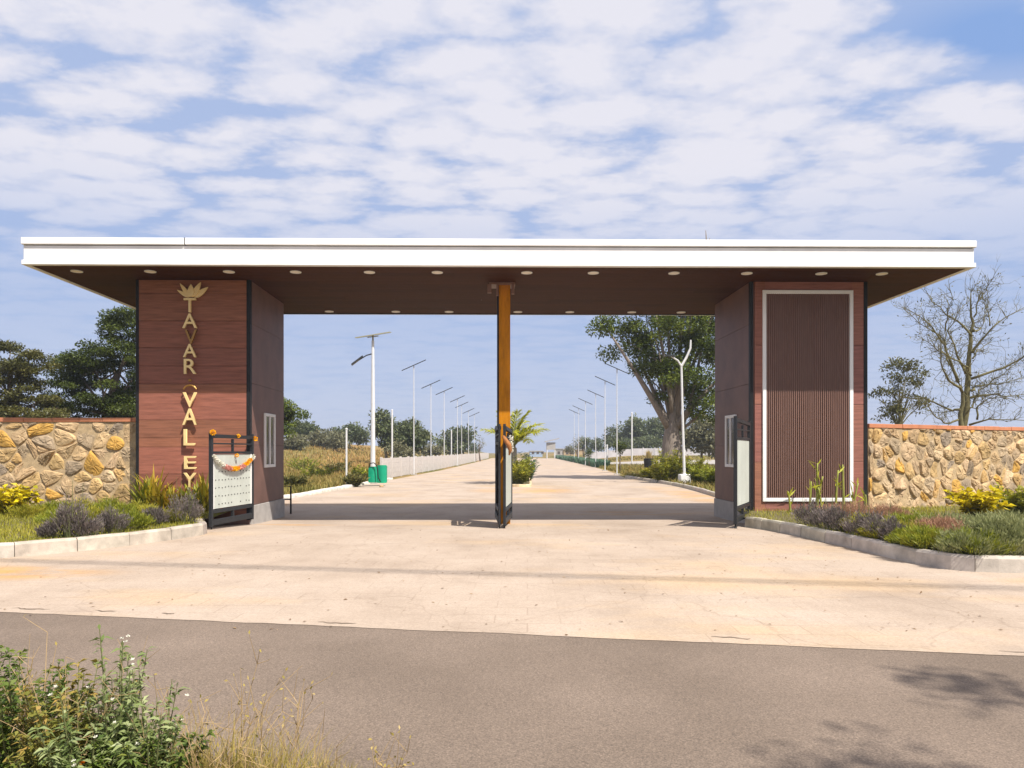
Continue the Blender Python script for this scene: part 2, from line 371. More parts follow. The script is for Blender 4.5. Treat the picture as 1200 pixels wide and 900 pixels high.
def tree(name, label, cat, loc, lobes, trunk, n, leaf, lm, bark='bark', seed=1, nsub=60, rsub=0.7, flat=0.6, nbranch=14, sides=7, group=None, gap=0.0):
    """trunk: list of (x,y,z,r). lobes: (x,y,z,rx,ry,rz), both from the foot of the tree"""
    rng = np.random.default_rng(seed)
    t = thing(name, label, cat, loc, 0, group)
    subs, pts, q, tone = crown_points(rng, lobes, nsub, n, rsub, flat)
    mb = MB()
    tp = [Vector(p[:3]) for p in trunk]; tr = [p[3] for p in trunk]
    mb.tube(tp, tr, sides)
    order = rng.permutation(len(subs))[:nbranch]
    for i in order:
        e = Vector(subs[i]); j = int(rng.integers(max(1, len(tp)//2), len(tp)))
        s0 = tp[j]; r0 = tr[j]*rng.uniform(.35, .6)
        mid = s0.lerp(e, .5); mid.z += (e-s0).length*rng.uniform(-.02, .16)
        mid += Vector(rng.normal(0, .05, 3))*(e-s0).length
        P = []
        for u in np.linspace(0, 1, 6): P.append(s0*(1-u)**2 + mid*2*u*(1-u) + e*u*u)
        mb.tube(P, [r0*(1-.85*u) for u in np.linspace(0, 1, 6)], max(4, sides-2))
    mb.build('trunk', M[bark], t, True)
    ax = q*0.7 + rdirs(rng, n)*0.8; ax[:,2] -= 0.1
    nr = rdirs(rng, n)*0.6; nr[:,2] += 0.8
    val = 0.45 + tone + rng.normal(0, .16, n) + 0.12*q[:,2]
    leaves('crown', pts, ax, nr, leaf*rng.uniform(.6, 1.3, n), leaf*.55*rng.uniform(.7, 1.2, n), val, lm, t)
    return t
def shrub(name, label, cat, loc, h, rad, lm, seed=1, nst=14, per=16, ll=0.10, lw=0.04, lean=0.5, droop=0.2, stem='stem', sr=0.006,
          flowers=None, group=None, upright=0.5, bare=0.15):
    rng = np.random.default_rng(seed); t = thing(name, label, cat, loc, 0, group)
    mb = MB(); P = []; A = []; Vv = []; tips = []
    for i in range(nst):
        a = rng.uniform(0, 2*np.pi); rr = rad*rng.uniform(0, 1)**.6*lean; hh = h*rng.uniform(.55, 1.0)*(1-.35*(rr/(rad*lean+1e-6))**2)
        b = Vector((math.cos(a)*rr*.25, math.sin(a)*rr*.25, -0.02)); e = Vector((math.cos(a)*rad*rng.uniform(.2,1), math.sin(a)*rad*rng.uniform(.2,1), hh))
        md = b.lerp(e, .5) + Vector((0, 0, hh*.12))
        pts = [b*(1-u)**2 + md*2*u*(1-u) + e*u*u for u in np.linspace(0, 1, 5)]
        mb.tube(pts, [sr*(1.3-.9*u) for u in np.linspace(0, 1, 5)], 4, False)
        tips.append(e); tone = rng.uniform(-.15, .15)
        for k in range(per):
            u = bare + (1-bare)*rng.uniform(0, 1)**.8
            p = b*(1-u)**2 + md*2*u*(1-u) + e*u*u
            d = rng.normal(size=3); d[2] = abs(d[2])*upright + .15; d /= np.linalg.norm(d)
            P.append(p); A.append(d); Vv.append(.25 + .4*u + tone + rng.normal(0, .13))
    mb.build('stem', M[stem], t)
    n = len(P); nr = rng.normal(0, .4, (n,3)); nr[:,2] += 1
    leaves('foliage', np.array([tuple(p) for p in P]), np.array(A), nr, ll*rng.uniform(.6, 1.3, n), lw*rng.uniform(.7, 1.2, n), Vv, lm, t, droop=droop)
    if flowers:
        fm, fn, fr = flowers
        for i in range(fn):
            FP = []; FA = []; FV = []
            c = np.array(tips[int(rng.integers(len(tips)))]) + rng.normal(0, .02, 3)
            for k in range(12):
                d = rdirs(rng, 1)[0]; d[2] = abs(d[2])*.8
                FP.append(c); FA.append(d); FV.append(rng.uniform(0, 1))
            nf = len(FP)
            leaves('flower', FP, FA, rdirs(rng, nf), fr*rng.uniform(.7, 1.2, nf), fr*.6, FV, fm, t)
    return t
def strap(name, label, cat, loc, h, rad, lm, seed=1, n=26, w=0.05, lean=(.1, .7), group=None, vmean=.5):
    """a clump of long strap leaves, each several segments long"""
    rng = np.random.default_rng(seed); t = thing(name, label, cat, loc, 0, group)
    V = []; Fc = []; val = []
    for i in range(n):
        a = rng.uniform(0, 2*np.pi); d = np.array([math.cos(a), math.sin(a), 0]); s = np.array([-d[1], d[0], 0])
        hh = h*rng.uniform(.5, 1.05); ln = rng.uniform(*lean); b = d*rad*.25*rng.uniform(0, 1) + np.array([rng.normal(0, rad*.2), rng.normal(0, rad*.2), -.02])
        tone = vmean + rng.normal(0, .2); b0 = len(V); K = 6
        for k in range(K+1):
            u = k/K; p = b + d*hh*ln*u**1.8 + np.array([0, 0, hh*(u - .35*ln*u**3)])
            ww = w*(math.sin(math.pi*min(1, .2+.8*u))**.7 if u < 1 else 0.02)*rng.uniform(.95, 1.05)
            V.append(p - s*ww*.5); V.append(p + s*ww*.5)
        for k in range(K):
            q = b0+2*k; Fc.append((q, q+1, q+3, q+2)); val.append(tone+.2*(k/K-.5))
    me = bpy.data.meshes.new('foliage'); me.from_pydata([tuple(v) for v in V], [], Fc)
    a = me.attributes.new('v', 'FLOAT', 'FACE'); a.data.foreach_set('value', np.clip(val, 0, 1).astype(np.float32))
    link('foliage', me, lm, t)
    return t
def tuft(name, label, cat, loc, h, rad, lm, seed=1, n=500, w=0.012, lean=(.1, .7), group=None, vm=.5):
    rng = np.random.default_rng(seed); t = thing(name, label, cat, loc, 0, group)
    r = rad*rng.uniform(0, 1, n)**.6; a = rng.uniform(0, 2*np.pi, n)
    pos = np.stack([r*np.cos(a), r*np.sin(a), np.full(n, -.01)], 1)
    hh = h*rng.uniform(.5, 1.05, n)*(1-.45*(r/rad)**2)
    blades('foliage', pos, hh, w*rng.uniform(.7, 1.3, n), rng.uniform(*lean, n), vm + rng.normal(0, .2, n), lm, t, rng)
    return t

def inward(p, r):
    """keep a plant inside its bed, a plant's own radius off the kerb"""
    line, sgn = (RK, 1) if p[0] > 0 else (LK, -1)
    x, y = p[0], p[1]
    for _ in range(40):
        best = (1e9, 0, 0, 0)
        for (ax, ay), (bx, by) in zip(line, line[1:]):
            dx, dy = bx-ax, by-ay; t = max(0, min(1, ((x-ax)*dx+(y-ay)*dy)/(dx*dx+dy*dy+1e-9))); qx, qy = ax+dx*t, ay+dy*t
            d = math.hypot(x-qx, y-qy); ln = math.hypot(dx, dy)+1e-9
            if d < best[0]: best = (d, sgn*((x-qx)*-dy+(y-qy)*dx)/ln, -dy/ln*sgn, dx/ln*sgn)
        if best[1] >= r*.6+.12: break
        x += best[2]*.05; y += best[3]*.05
    return (x, y, bz(x, y)-.02)
def dome(name, label, cat, loc, h, rad, lm, seed=1, n=1800, ll=.07, lw=.014, up=.8, group=None, vm=.45, spikes=0):
    """soft mound: small leaves through the outer part of an uneven dome, on short stems"""
    rng = np.random.default_rng(seed); t = thing(name, label, cat, loc, 0, group)
    ns = 26; a = rng.uniform(0, 6.283, ns); rr = rad*np.sqrt(rng.uniform(0, 1, ns)); hh = h*(1-.62*(rr/rad)**2)*rng.uniform(.62, 1.05, ns)
    tips = np.stack([rr*np.cos(a), rr*np.sin(a), hh], 1); tone = rng.normal(0, .13, ns)
    mb = MB()
    for p in tips: mb.tube([(p[0]*.55, p[1]*.55, -.03), (p[0]*.85, p[1]*.85, p[2]*.5), tuple(p)], [.006, .005, .002], 4, False)
    for _ in range(spikes):
        x, y = rng.normal(0, rad*.35, 2); mb.tube([(x, y, h*.5), (x*1.2, y*1.2, h*rng.uniform(1.1, 1.5))], [.005, .002], 4, False)
    mb.build('stem', M['stem'], t)
    k = rng.integers(0, ns, n); u = rng.uniform(.25, 1.0, n)**.7
    base_ = tips[k]*np.stack([.55+.45*u, .55+.45*u, u], 1)
    q = rng.normal(0, 1, (n, 3))*np.array([rad*.13, rad*.13, h*.09]); pos = base_+q; pos[:,2] = np.maximum(pos[:,2], .0)
    ax = np.stack([pos[:,0]/rad*.8, pos[:,1]/rad*.8, np.full(n, up)], 1)+rng.normal(0, .35, (n, 3))
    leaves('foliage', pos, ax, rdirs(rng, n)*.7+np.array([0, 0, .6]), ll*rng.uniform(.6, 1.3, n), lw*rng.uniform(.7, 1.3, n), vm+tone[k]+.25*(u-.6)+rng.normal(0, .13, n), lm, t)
    return t

# ------------------------------------------------------------------ the ground and the roads
def nodes_of(m): return m.node_tree.nodes, m.node_tree.links
def ground_material():
    m = bpy.data.materials.new('field_ground'); m.use_nodes = True; N, Lk = nodes_of(m); b = N['Principled BSDF']
    b.inputs['Roughness'].default_value = .95; b.inputs['Specular IOR Level'].default_value = .1
    tc = N.new('ShaderNodeTexCoord')
    mp = N.new('ShaderNodeMapping'); mp.inputs['Scale'].default_value = (1, .45, 1); Lk.new(tc.outputs['Object'], mp.inputs[0])
    n = N.new('ShaderNodeTexNoise'); n.inputs['Scale'].default_value = .11; n.inputs['Detail'].default_value = 8; Lk.new(mp.outputs[0], n.inputs[0])
    r = N.new('ShaderNodeValToRGB'); Lk.new(n.outputs['Fac'], r.inputs[0]); e = r.color_ramp.elements
    e[0].position = .35; e[0].color = (.085, .095, .022, 1); e[1].position = .66; e[1].color = (.30, .18, .075, 1)
    k = e.new(.5); k.color = (.19, .145, .05, 1)
    n2 = N.new('ShaderNodeTexNoise'); n2.inputs['Scale'].default_value = 5; n2.inputs['Detail'].default_value = 6; Lk.new(tc.outputs['Object'], n2.inputs[0])
    mx = N.new('ShaderNodeMixRGB'); mx.blend_type = 'OVERLAY'; mx.inputs[0].default_value = .5
    Lk.new(r.outputs[0], mx.inputs[1]); Lk.new(n2.outputs['Fac'], mx.inputs[2]); Lk.new(mx.outputs[0], b.inputs['Base Color'])
    return m
def concrete_material():
    m = bpy.data.materials.new('driveway_concrete'); m.use_nodes = True; N, Lk = nodes_of(m); b = N['Principled BSDF']
    b.inputs['Roughness'].default_value = .85; b.inputs['Specular IOR Level'].default_value = .2
    tc = N.new('ShaderNodeTexCoord')
    def noise(s, d, st=(1,1,1), rough=.6, loc=(0,0,0)):
        mp = N.new('ShaderNodeMapping'); mp.inputs['Scale'].default_value = st; mp.inputs['Location'].default_value = loc; Lk.new(tc.outputs['Object'], mp.inputs[0])
        n = N.new('ShaderNodeTexNoise'); n.inputs['Scale'].default_value = s; n.inputs['Detail'].default_value = d; n.inputs['Roughness'].default_value = rough
        Lk.new(mp.outputs[0], n.inputs['Vector']); return n.outputs['Fac']
    def ramp(x, pts):
        r = N.new('ShaderNodeValToRGB'); Lk.new(x, r.inputs[0]); e = r.color_ramp.elements
        while len(e) < len(pts): e.new(.5)
        for i, (p, c) in enumerate(pts): e[i].position = p; e[i].color = (*c, 1)
        return r.outputs[0]
    def mix(f, a, c, bt='MIX'):
        x = N.new('ShaderNodeMixRGB'); x.blend_type = bt
        for i, v in enumerate((f, a, c)):
            if isinstance(v, (int, float)): x.inputs[i].default_value = v
            elif isinstance(v, tuple): x.inputs[i].default_value = (*v, 1)
            else: Lk.new(v, x.inputs[i])
        return x.outputs[0]
    base = ramp(noise(.55, 8, (1, .8, 1), .65), [(.30, (.32, .25, .192)), (.5, (.40, .318, .250)), (.7, (.445, .362, .292))])
    # ochre sand lying in drifts
    sand = ramp(noise(.23, 5, (.7, 1.3, 1), .6, (4, 2, 0)), [(.53, (0,0,0)), (.66, (1,1,1))])
    c = mix(mix(1.0, sand, (.45, .45, .45), 'MULTIPLY'), base, (.52, .35, .18))
    # drifts of ochre sand washed out of the beds
    brk = ramp(noise(1.1, 6, (.6, 1.6, 1), .65, (2, 5, 0)), [(.40, (0,0,0)), (.56, (1,1,1))])
    for (dx, dy, rx, ry, amt) in ((-7.2, 9.6, 2.6, .8, .9), (1.2, 33, 3.2, 3.2, .7), (-4.9, 17.0, 1.6, .5, .55), (8.2, 9.0, 2.6, .5, .7), (-7.6, 24.5, .9, 2.2, .7), (7.6, 30, 1.2, 9, .55), (3.5, 21, 3.5, 1.2, .4)):
        mp2 = N.new('ShaderNodeMapping'); mp2.vector_type = 'POINT'; mp2.inputs['Location'].default_value = (-dx/rx, -dy/ry, 0); mp2.inputs['Scale'].default_value = (1/rx, 1/ry, 0); Lk.new(tc.outputs['Object'], mp2.inputs[0])
        ln = N.new('ShaderNodeVectorMath'); ln.operation = 'LENGTH'; Lk.new(mp2.outputs[0], ln.inputs[0])
        mr = N.new('ShaderNodeMapRange'); mr.interpolation_type = 'SMOOTHSTEP'; Lk.new(ln.outputs['Value'], mr.inputs[0]); mr.inputs[1].default_value = 1.0; mr.inputs[2].default_value = .35; mr.inputs[3].default_value = 0; mr.inputs[4].default_value = amt
        c = mix(mix(1.0, brk, mr.outputs[0], 'MULTIPLY'), c, (.50, .275, .095))
    # tyre rubbing and damp stains
    st = ramp(noise(1.6, 6, (1.8, .5, 1), .7, (1, 7, 0)), [(.56, (0,0,0)), (.75, (1,1,1))])
    c = mix(mix(1.0, st, (.35, .35, .35), 'MULTIPLY'), c, (.29, .22, .17))
    # joints of the blocks
    br = N.new('ShaderNodeTexBrick'); mp = N.new('ShaderNodeMapping'); mp.inputs['Rotation'].default_value = (0, 0, R(2)); Lk.new(tc.outputs['Object'], mp.inputs[0])
    Lk.new(mp.outputs[0], br.inputs['Vector']); br.inputs['Scale'].default_value = 1.0
    br.inputs['Brick Width'].default_value = .62; br.inputs['Row Height'].default_value = .34; br.inputs['Mortar Size'].default_value = .010; br.inputs['Mortar Smooth'].default_value = .6
    br.inputs['Color1'].default_value = (1,1,1,1); br.inputs['Color2'].default_value = (.93,.93,.93,1); br.inputs['Mortar'].default_value = (.76,.74,.72,1)
    wear = ramp(noise(.7, 4, loc=(8, 3, 0)), [(.42, (.12,.12,.12)), (.6, (.8,.8,.8))])
    c = mix(wear, c, mix(1.0, c, br.outputs['Color'], 'MULTIPLY'))
    fine = ramp(noise(45, 4), [(.3, (.86, .86, .86)), (.7, (1.12, 1.12, 1.12))])
    c = mix(1.0, c, fine, 'MULTIPLY')
    # hairline cracks
    vo = N.new('ShaderNodeTexVoronoi'); vo.feature = 'DISTANCE_TO_EDGE'; vo.inputs['Scale'].default_value = .45
    nd = N.new('ShaderNodeMixRGB'); nd.blend_type = 'ADD'; nd.inputs[0].default_value = .35; Lk.new(tc.outputs['Object'], nd.inputs[1])
    nn = N.new('ShaderNodeTexNoise'); nn.inputs['Scale'].default_value = 2.0; nn.inputs['Detail'].default_value = 5; Lk.new(tc.outputs['Object'], nn.inputs[0]); Lk.new(nn.outputs['Color'], nd.inputs[2])
    Lk.new(nd.outputs[0], vo.inputs['Vector'])
    ck = ramp(vo.outputs['Distance'], [(.0, (.5, .46, .42)), (.006, (1,1,1))])
    c = mix(.3, c, mix(1.0, c, ck, 'MULTIPLY'))
    Lk.new(c, b.inputs['Base Color'])
    bp = N.new('ShaderNodeBump'); bp.inputs['Strength'].default_value = .25; bp.inputs['Distance'].default_value = .01
    Lk.new(noise(30, 5), bp.inputs['Height']); Lk.new(bp.outputs[0], b.inputs['Normal'])
    return m
def asphalt_material():
    m = bpy.data.materials.new('asphalt'); m.use_nodes = True; N, Lk = nodes_of(m); b = N['Principled BSDF']
    b.inputs['Roughness'].default_value = .85; b.inputs['Specular IOR Level'].default_value = .25
    tc = N.new('ShaderNodeTexCoord')
    n = N.new('ShaderNodeTexNoise'); n.inputs['Scale'].default_value = .6; n.inputs['Detail'].default_value = 6; Lk.new(tc.outputs['Object'], n.inputs[0])
    r = N.new('ShaderNodeValToRGB'); Lk.new(n.outputs['Fac'], r.inputs[0]); e = r.color_ramp.elements
    e[0].position = .35; e[0].color = (.138, .107, .084, 1); e[1].position = .7; e[1].color = (.192, .150, .120, 1)
    n2 = N.new('ShaderNodeTexNoise'); n2.inputs['Scale'].default_value = 90; n2.inputs['Detail'].default_value = 4; n2.inputs['Roughness'].default_value = .7; Lk.new(tc.outputs['Object'], n2.inputs[0])
    r2 = N.new('ShaderNodeValToRGB'); Lk.new(n2.outputs['Fac'], r2.inputs[0]); f = r2.color_ramp.elements
    f[0].position = .34; f[0].color = (.40,.40,.40,1); f[1].position = .66; f[1].color = (1.75,1.7,1.62,1)
    vo = N.new('ShaderNodeTexVoronoi'); vo.inputs['Scale'].default_value = 55; Lk.new(tc.outputs['Object'], vo.inputs[0])
    r3 = N.new('ShaderNodeValToRGB'); Lk.new(vo.outputs['Distance'], r3.inputs[0]); g = r3.color_ramp.elements
    g[0].position = .12; g[0].color = (1.35,1.33,1.3,1); g[1].position = .35; g[1].color = (1,1,1,1)
    mx = N.new('ShaderNodeMixRGB'); mx.blend_type = 'MULTIPLY'; mx.inputs[0].default_value = .62
    Lk.new(r.outputs[0], mx.inputs[1]); Lk.new(r2.outputs[0], mx.inputs[2])
    mx2 = N.new('ShaderNodeMixRGB'); mx2.blend_type = 'MULTIPLY'; mx2.inputs[0].default_value = .8
    Lk.new(mx.outputs[0], mx2.inputs[1]); Lk.new(r3.outputs[0], mx2.inputs[2]); Lk.new(mx2.outputs[0], b.inputs['Base Color'])
    bp = N.new('ShaderNodeBump'); bp.inputs['Strength'].default_value = .5; bp.inputs['Distance'].default_value = .006
    Lk.new(n2.outputs['Fac'], bp.inputs['Height']); Lk.new(bp.outputs[0], b.inputs['Normal'])
    return m
M['ground'] = ground_material(); M['concrete'] = concrete_material(); M['asphalt'] = asphalt_material()

def grid_sheet(name, rows, m):
    """rows: list of lists of (x,y,z), all the same length"""
    V = [p for r in rows for p in r]; c = len(rows[0]); Fc = []
    for i in range(len(rows)-1):
        for j in range(c-1): Fc.append((i*c+j, i*c+j+1, (i+1)*c+j+1, (i+1)*c+j))
    mb = MB(); mb.add(V, Fc)
    return tag(mb.build(name, m, None, True), kind='structure')
ys = [-300, -60, -10, 0, 8, 13, 14, 15, 16, 17, 18, 19, 20, 25, 30, 40] + [50+5*i for i in range(20)] + [150, 170, 200, 300, 500, 700]
xs = [-700, -500, -300, -150, -90, -60, -45, -36, -32, -28, -24, -20, -16, -13, -11, -9, -6, -3, 0, 3, 6, 9, 11, 13, 15, 17, 20, 23, 26, 30, 40, 60, 100, 200, 400, 700]
grid_sheet('ground', [[(x, y, gz(x, y)) for x in xs] for y in ys], M['ground'])
far_edge = lambda x: 7.28 + (x+4.98)*-0.1737      # asphalt meets the driveway
near_edge = lambda x: 3.45 - 0.1737*x             # asphalt meets the verge
XA = [-120, -60, -30, -15, -8, -4, 0, 4, 8, 15, 30, 60, 120]
grid_sheet('asphalt_road', [[(x, near_edge(x)*(1-s)+(far_edge(x)+.1)*s, .004) for x in XA] for s in (0, .5, 1)], M['asphalt'])
XD = [-14 + 1.0*i for i in range(31)]
wob = np.random.default_rng(4)
wv = [wob.normal(0, .008) for _ in range(31*6)]
def front_y(x): 
    u = (x+14)*6-1e-6; i = int(u); i = max(0, min(len(wv)-2, i)); return far_edge(x) + wv[i]
XD2 = list(np.linspace(-14, 16, 151))
grid_sheet('driveway', [[(x, front_y(x), .008) for x in XD2]] + [[(x, far_edge(x)*(1-s)+13*s, .008) for x in XD2] for s in (.1, .3, .6, 1)]
           + [[(x, y, gz(0, y)+.008) for x in XD2] for y in (14, 15, 16, 17, 18, 19, 20, 21)], M['concrete'])
PL = [(21, -8.2), (25, -8.0), (28, -7.8), (34, -7.4), (40, -7.1), (46, -6.8), (56, -6.3), (69, -5.6), (100, -4.7), (140, -3.7), (192, -2.6)]
PR = [(21, 7.6), (25, 7.9), (28, 8.2), (32, 8.55), (35, 8.75), (38, 8.8), (42, 8.65), (46, 8.35), (49, 8.2), (60, 9.2), (80, 10.2), (110, 11.3), (150, 12.5), (192, 13.7)]
def interp(P, y):
    a = np.array(P); return float(np.interp(y, a[:,0], a[:,1]))
YR = [21, 23, 25, 28, 31, 34, 36, 38, 40, 42, 44, 46, 49, 53, 58, 64, 69, 80, 95, 110, 130, 150, 170, 192]
grid_sheet('inner_road', [[(interp(PL, y)*(1-s)+interp(PR, y)*s, y, -.17+.008) for s in (0, .25, .5, .75, 1)] for y in YR], M['concrete'])
# side path beyond the right verge
M['path'] = mat('path_concrete', (.34, .31, .28), .9, .12, 1.0)
def pth(d, a): return [(at(px, d), d, gz(at(px, d), d)+.012) for px in a]
grid_sheet('path', [[(x, 96+.12*(x-13), gz(x, 96+.12*(x-13))+.015) for x in range(13, 41, 3)], [(x, 112+.16*(x-13), gz(x, 112+.16*(x-13))+.015) for x in range(13, 41, 3)]], M['path'])

def kerb(name, pts, h, w, seg, zf, cols, inside=1, seed=1, kind='structure'):
    """kerb stones laid along a line; pts = outer foot line"""
    rng = np.random.default_rng(seed)
    P = [Vector((p[0], p[1], 0)) for p in pts]
    # resample
    S = [0]
    for a, b in zip(P, P[1:]): S.append(S[-1]+(b-a).length)
    def pos(s):
        for i in range(len(P)-1):
            if s <= S[i+1] or i == len(P)-2:
                return P[i].lerp(P[i+1], (s-S[i])/(S[i+1]-S[i]))
    n = max(1, int(S[-1]/seg)); mb = MB()
    for k in range(n):
        s0 = S[-1]*k/n + .005; s1 = S[-1]*(k+1)/n - .005
        K = 3; rings = []
        dz = rng.normal(0, .006); dn = rng.normal(0, .006)
        for q in range(K+1):
            s = s0+(s1-s0)*q/K; p = pos(s); d = (pos(min(S[-1], s+.15))-pos(max(0, s-.15))).normalized()
            nn = Vector((-d.y, d.x, 0))*inside; z = zf(p.x, p.y); p = p + nn*dn
            e = .02 if q in (0, K) else 0.0
            prof = [(0, -.06), (0.012, h-.035), (.035, h), (w-.03, h), (w, h-.03), (w, -.06)]
            rings.append([p + nn*a + Vector((0, 0, z+b+dz-(e*.3 if b > 0 else 0))) for a, b in prof])
        mb.cur = tuple(np.array(cols)*rng.uniform(.86, 1.12)*np.array([1, rng.uniform(.97, 1.02), rng.uniform(.92, 1.03)]))
        V = [v for r in rings for v in r]; c = 6; Fc = []
        for i in range(K):
            for j in range(c-1): Fc.append((i*c+j, i*c+j+1, (i+1)*c+j+1, (i+1)*c+j))
        Fc.append(tuple(range(c))[::-1]); Fc.append(tuple(K*c+j for j in range(c)))
        mb.add(V, Fc)
    return tag(mb.build(name, M['kerb'], None), kind=kind)
def smooth_line(P, n=3):
    for _ in range(n):
        Q = [P[0]]
        for a, b in zip(P, P[1:]):
            Q.append((a[0]*.75+b[0]*.25, a[1]*.75+b[1]*.25)); Q.append((a[0]*.25+b[0]*.75, a[1]*.25+b[1]*.75))
        Q.append(P[-1]); P = Q
    return P
LK = smooth_line([(-6.3, 15.6), (-6.15, 14.9), (-5.72, 14.35), (-5.66, 13.9), (-6.26, 12.3), (-7.35, 10.85), (-9.2, 10.1), (-14, 9.6)])
RK = smooth_line([(5.34, 16.1), (5.50, 14.2), (5.66, 12.6), (5.78, 11.0), (5.9, 10.0), (6.3, 9.62), (7.2, 9.55), (16, 8.3)])
kerb('kerb', LK, .225, .17, .82, lambda x, y: gz(x, y), (.42, .37, .32), inside=-1, seed=2)
kerb('kerb', RK, .22, .17, .82, lambda x, y: gz(x, y), (.44, .40, .34), inside=1, seed=3)
kl = [(interp(PL, y)-.02, y) for y in YR if 22 < y < 47]
kerb('kerb', kl, .13, .35, 1.2, lambda x, y: gz(0, 30), (.60, .56, .50), inside=1, seed=4)
kr = [(interp(PR, y)+.02, y) for y in YR if 22 < y < 51]
kerb('kerb', kr, .17, .18, 1.0, lambda x, y: gz(0, 30), (.44, .39, .33), inside=-1, seed=5)

# planted beds
def bed(name, line, back, zb, m, side):
    """surface between the kerb line and the back line"""
    rows = []
    n = 14
    for i in range(len(line)):
        a = Vector((*line[i], 0)); t = i/(len(line)-1)
        b = Vector((back[0][0]*(1-t)+back[1][0]*t, back[0][1]*(1-t)+back[1][1]*t, 0))
        d = (b-a).normalized(); a2 = a + d*.10
        rows.append([(a2.x*(1-s)+b.x*s, a2.y*(1-s)+b.y*s, .185 + .10*sm(0, .9, s) - .0*s + gz(0, a2.y*(1-s)+b.y*s)*.6) for s in np.linspace(0, 1, n)])
    return grid_sheet(name, rows, m), rows
bedL, rowsL = bed('bed_soil', LK, [(-6.25, 17.3), (-14, 17.7)], .2, M['soil'], -1)
bedR, rowsR = bed('bed_soil', RK, [(5.6, 17.6), (16, 21.0)], .2, M['soil'], 1)
def bz(x, y):
    return .23 + gz(0, y)*.6
def grass_on(rows, n, rng):
    Rr = np.array(rows); a, b = Rr.shape[:2]
    i = rng.integers(0, a-1, n*3); j = rng.integers(0, b-1, n*3)
    A = np.linalg.norm(np.cross(Rr[i+1, j]-Rr[i, j], Rr[i, j+1]-Rr[i, j]), axis=1); keep = rng.uniform(0, A.max(), n*3) < A
    i = i[keep][:n]; j = j[keep][:n]; u = rng.uniform(0, 1, len(i))[:,None]; v = rng.uniform(0, 1, len(i))[:,None]
    return (Rr[i, j]*(1-u)+Rr[i+1, j]*u)*(1-v) + (Rr[i, j+1]*(1-u)+Rr[i+1, j+1]*u)*v
rng = np.random.default_rng(11)
for rows, lab in ((rowsL, 'a'), (rowsR, 'b')):
    p = grass_on(rows, 70000, rng); n = len(p)
    patch = .5+.5*np.sin(p[:,0]*1.7+np.sin(p[:,1]*2.3))*np.sin(p[:,1]*1.3+1)
    o = blades('lawn_grass', p, rng.uniform(.03, .085, n)*(.7+.8*patch), rng.uniform(.006, .012, n), rng.uniform(.2, .9, n), .3+.35*patch+rng.normal(0, .15, n), L['lawn'], None, rng)
    tag(o, 'short green lawn grass in the planted bed', 'grass', kind='stuff')

# ------------------------------------------------------------------ the entrance gate building
G = thing('entrance_gate', 'wide brown clad entrance gate with a long flat white edged roof on two pillars', 'gate building', (0, 17.2, 0), 0.0125)
crng = np.random.default_rng(21)
SOF = 5.60; FRONT = -1.42; BACK = 4.28; XL, XR = -10.27, 10.27
def boards_front(mb, x0, x1, y0, y1, zs, base, spread=.1):
    for a, b in zip(zs, zs[1:]):
        mb.cur = tuple(np.array(base)*crng.uniform(1-spread, 1+spread)*np.array([1, crng.uniform(.95, 1.08), crng.uniform(.92, 1.12)])); mb.box(x0, x1, y0, y1, a+.004, b-.004, .004)
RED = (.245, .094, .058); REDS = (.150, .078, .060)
# roof
mb = MB(); mb.box(XL+.12, XR-.12, FRONT+.12, BACK-.12, SOF+.06, SOF+.40); mb.build('roof_slab', M['white'], G)
def ring(x0, x1, y0, y1, z0, z1, t):
    m = MB()
    m.box(x0, x1, y0, y0+t, z0, z1, .006); m.box(x0, x1, y1-t, y1, z0, z1, .006)
    m.box(x0, x0+t, y0+t+.002, y1-t-.002, z0, z1, .006); m.box(x1-t, x1, y0+t+.002, y1-t-.002, z0, z1, .006); return m
ring(XL+.03, XR-.03, FRONT+.03, BACK-.03, SOF+.09, SOF+.405, .09).build('fascia', M['white'], G)
ring(XL, XR, FRONT, BACK, SOF-.01, SOF+.087, .12).build('drip_edge', M['white'], G)
# coping with a joint left open
cx = (216-588)/F*(17.2+FRONT-.05)
m = MB()
m.box(XL-.0, cx-.012, FRONT-.02, FRONT+.12, SOF+.42, SOF+.565, .008); m.box(cx+.012, XR, FRONT-.02, FRONT+.12, SOF+.42, SOF+.565, .008)
m.box(XL, XR, BACK-.12, BACK+.02, SOF+.42, SOF+.565, .008)
m.box(XL, XL+.12, FRONT+.122, BACK-.122, SOF+.42, SOF+.565, .008); m.box(XR-.12, XR, FRONT+.122, BACK-.122, SOF+.42, SOF+.565, .008)
m.build('coping', M['white'], G)
m = MB(); m.box(XL+.06, XR-.06, FRONT+.05, BACK-.05, SOF+.405, SOF+.42); m.box(cx-.010, cx+.010, FRONT+.01, FRONT+.1, SOF+.43, SOF+.575); m.build('shadow_joint', M['dark'], G)
# soffit boards run across
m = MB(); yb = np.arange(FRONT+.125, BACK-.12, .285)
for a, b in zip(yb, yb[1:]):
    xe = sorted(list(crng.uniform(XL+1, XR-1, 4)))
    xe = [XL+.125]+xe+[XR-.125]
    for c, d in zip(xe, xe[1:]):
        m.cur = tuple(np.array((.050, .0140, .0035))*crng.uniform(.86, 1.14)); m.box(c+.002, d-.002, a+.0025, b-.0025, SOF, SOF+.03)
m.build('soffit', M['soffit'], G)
m = MB(); m.box(XL+.1, XR-.1, yb[-1], BACK-.12, SOF+.004, SOF+.05); m.box(XL+.1, XR-.1, BACK-.13, BACK-.10, SOF-.02, SOF+.03); m.build('soffit_trim', M['lamp_dark'], G)
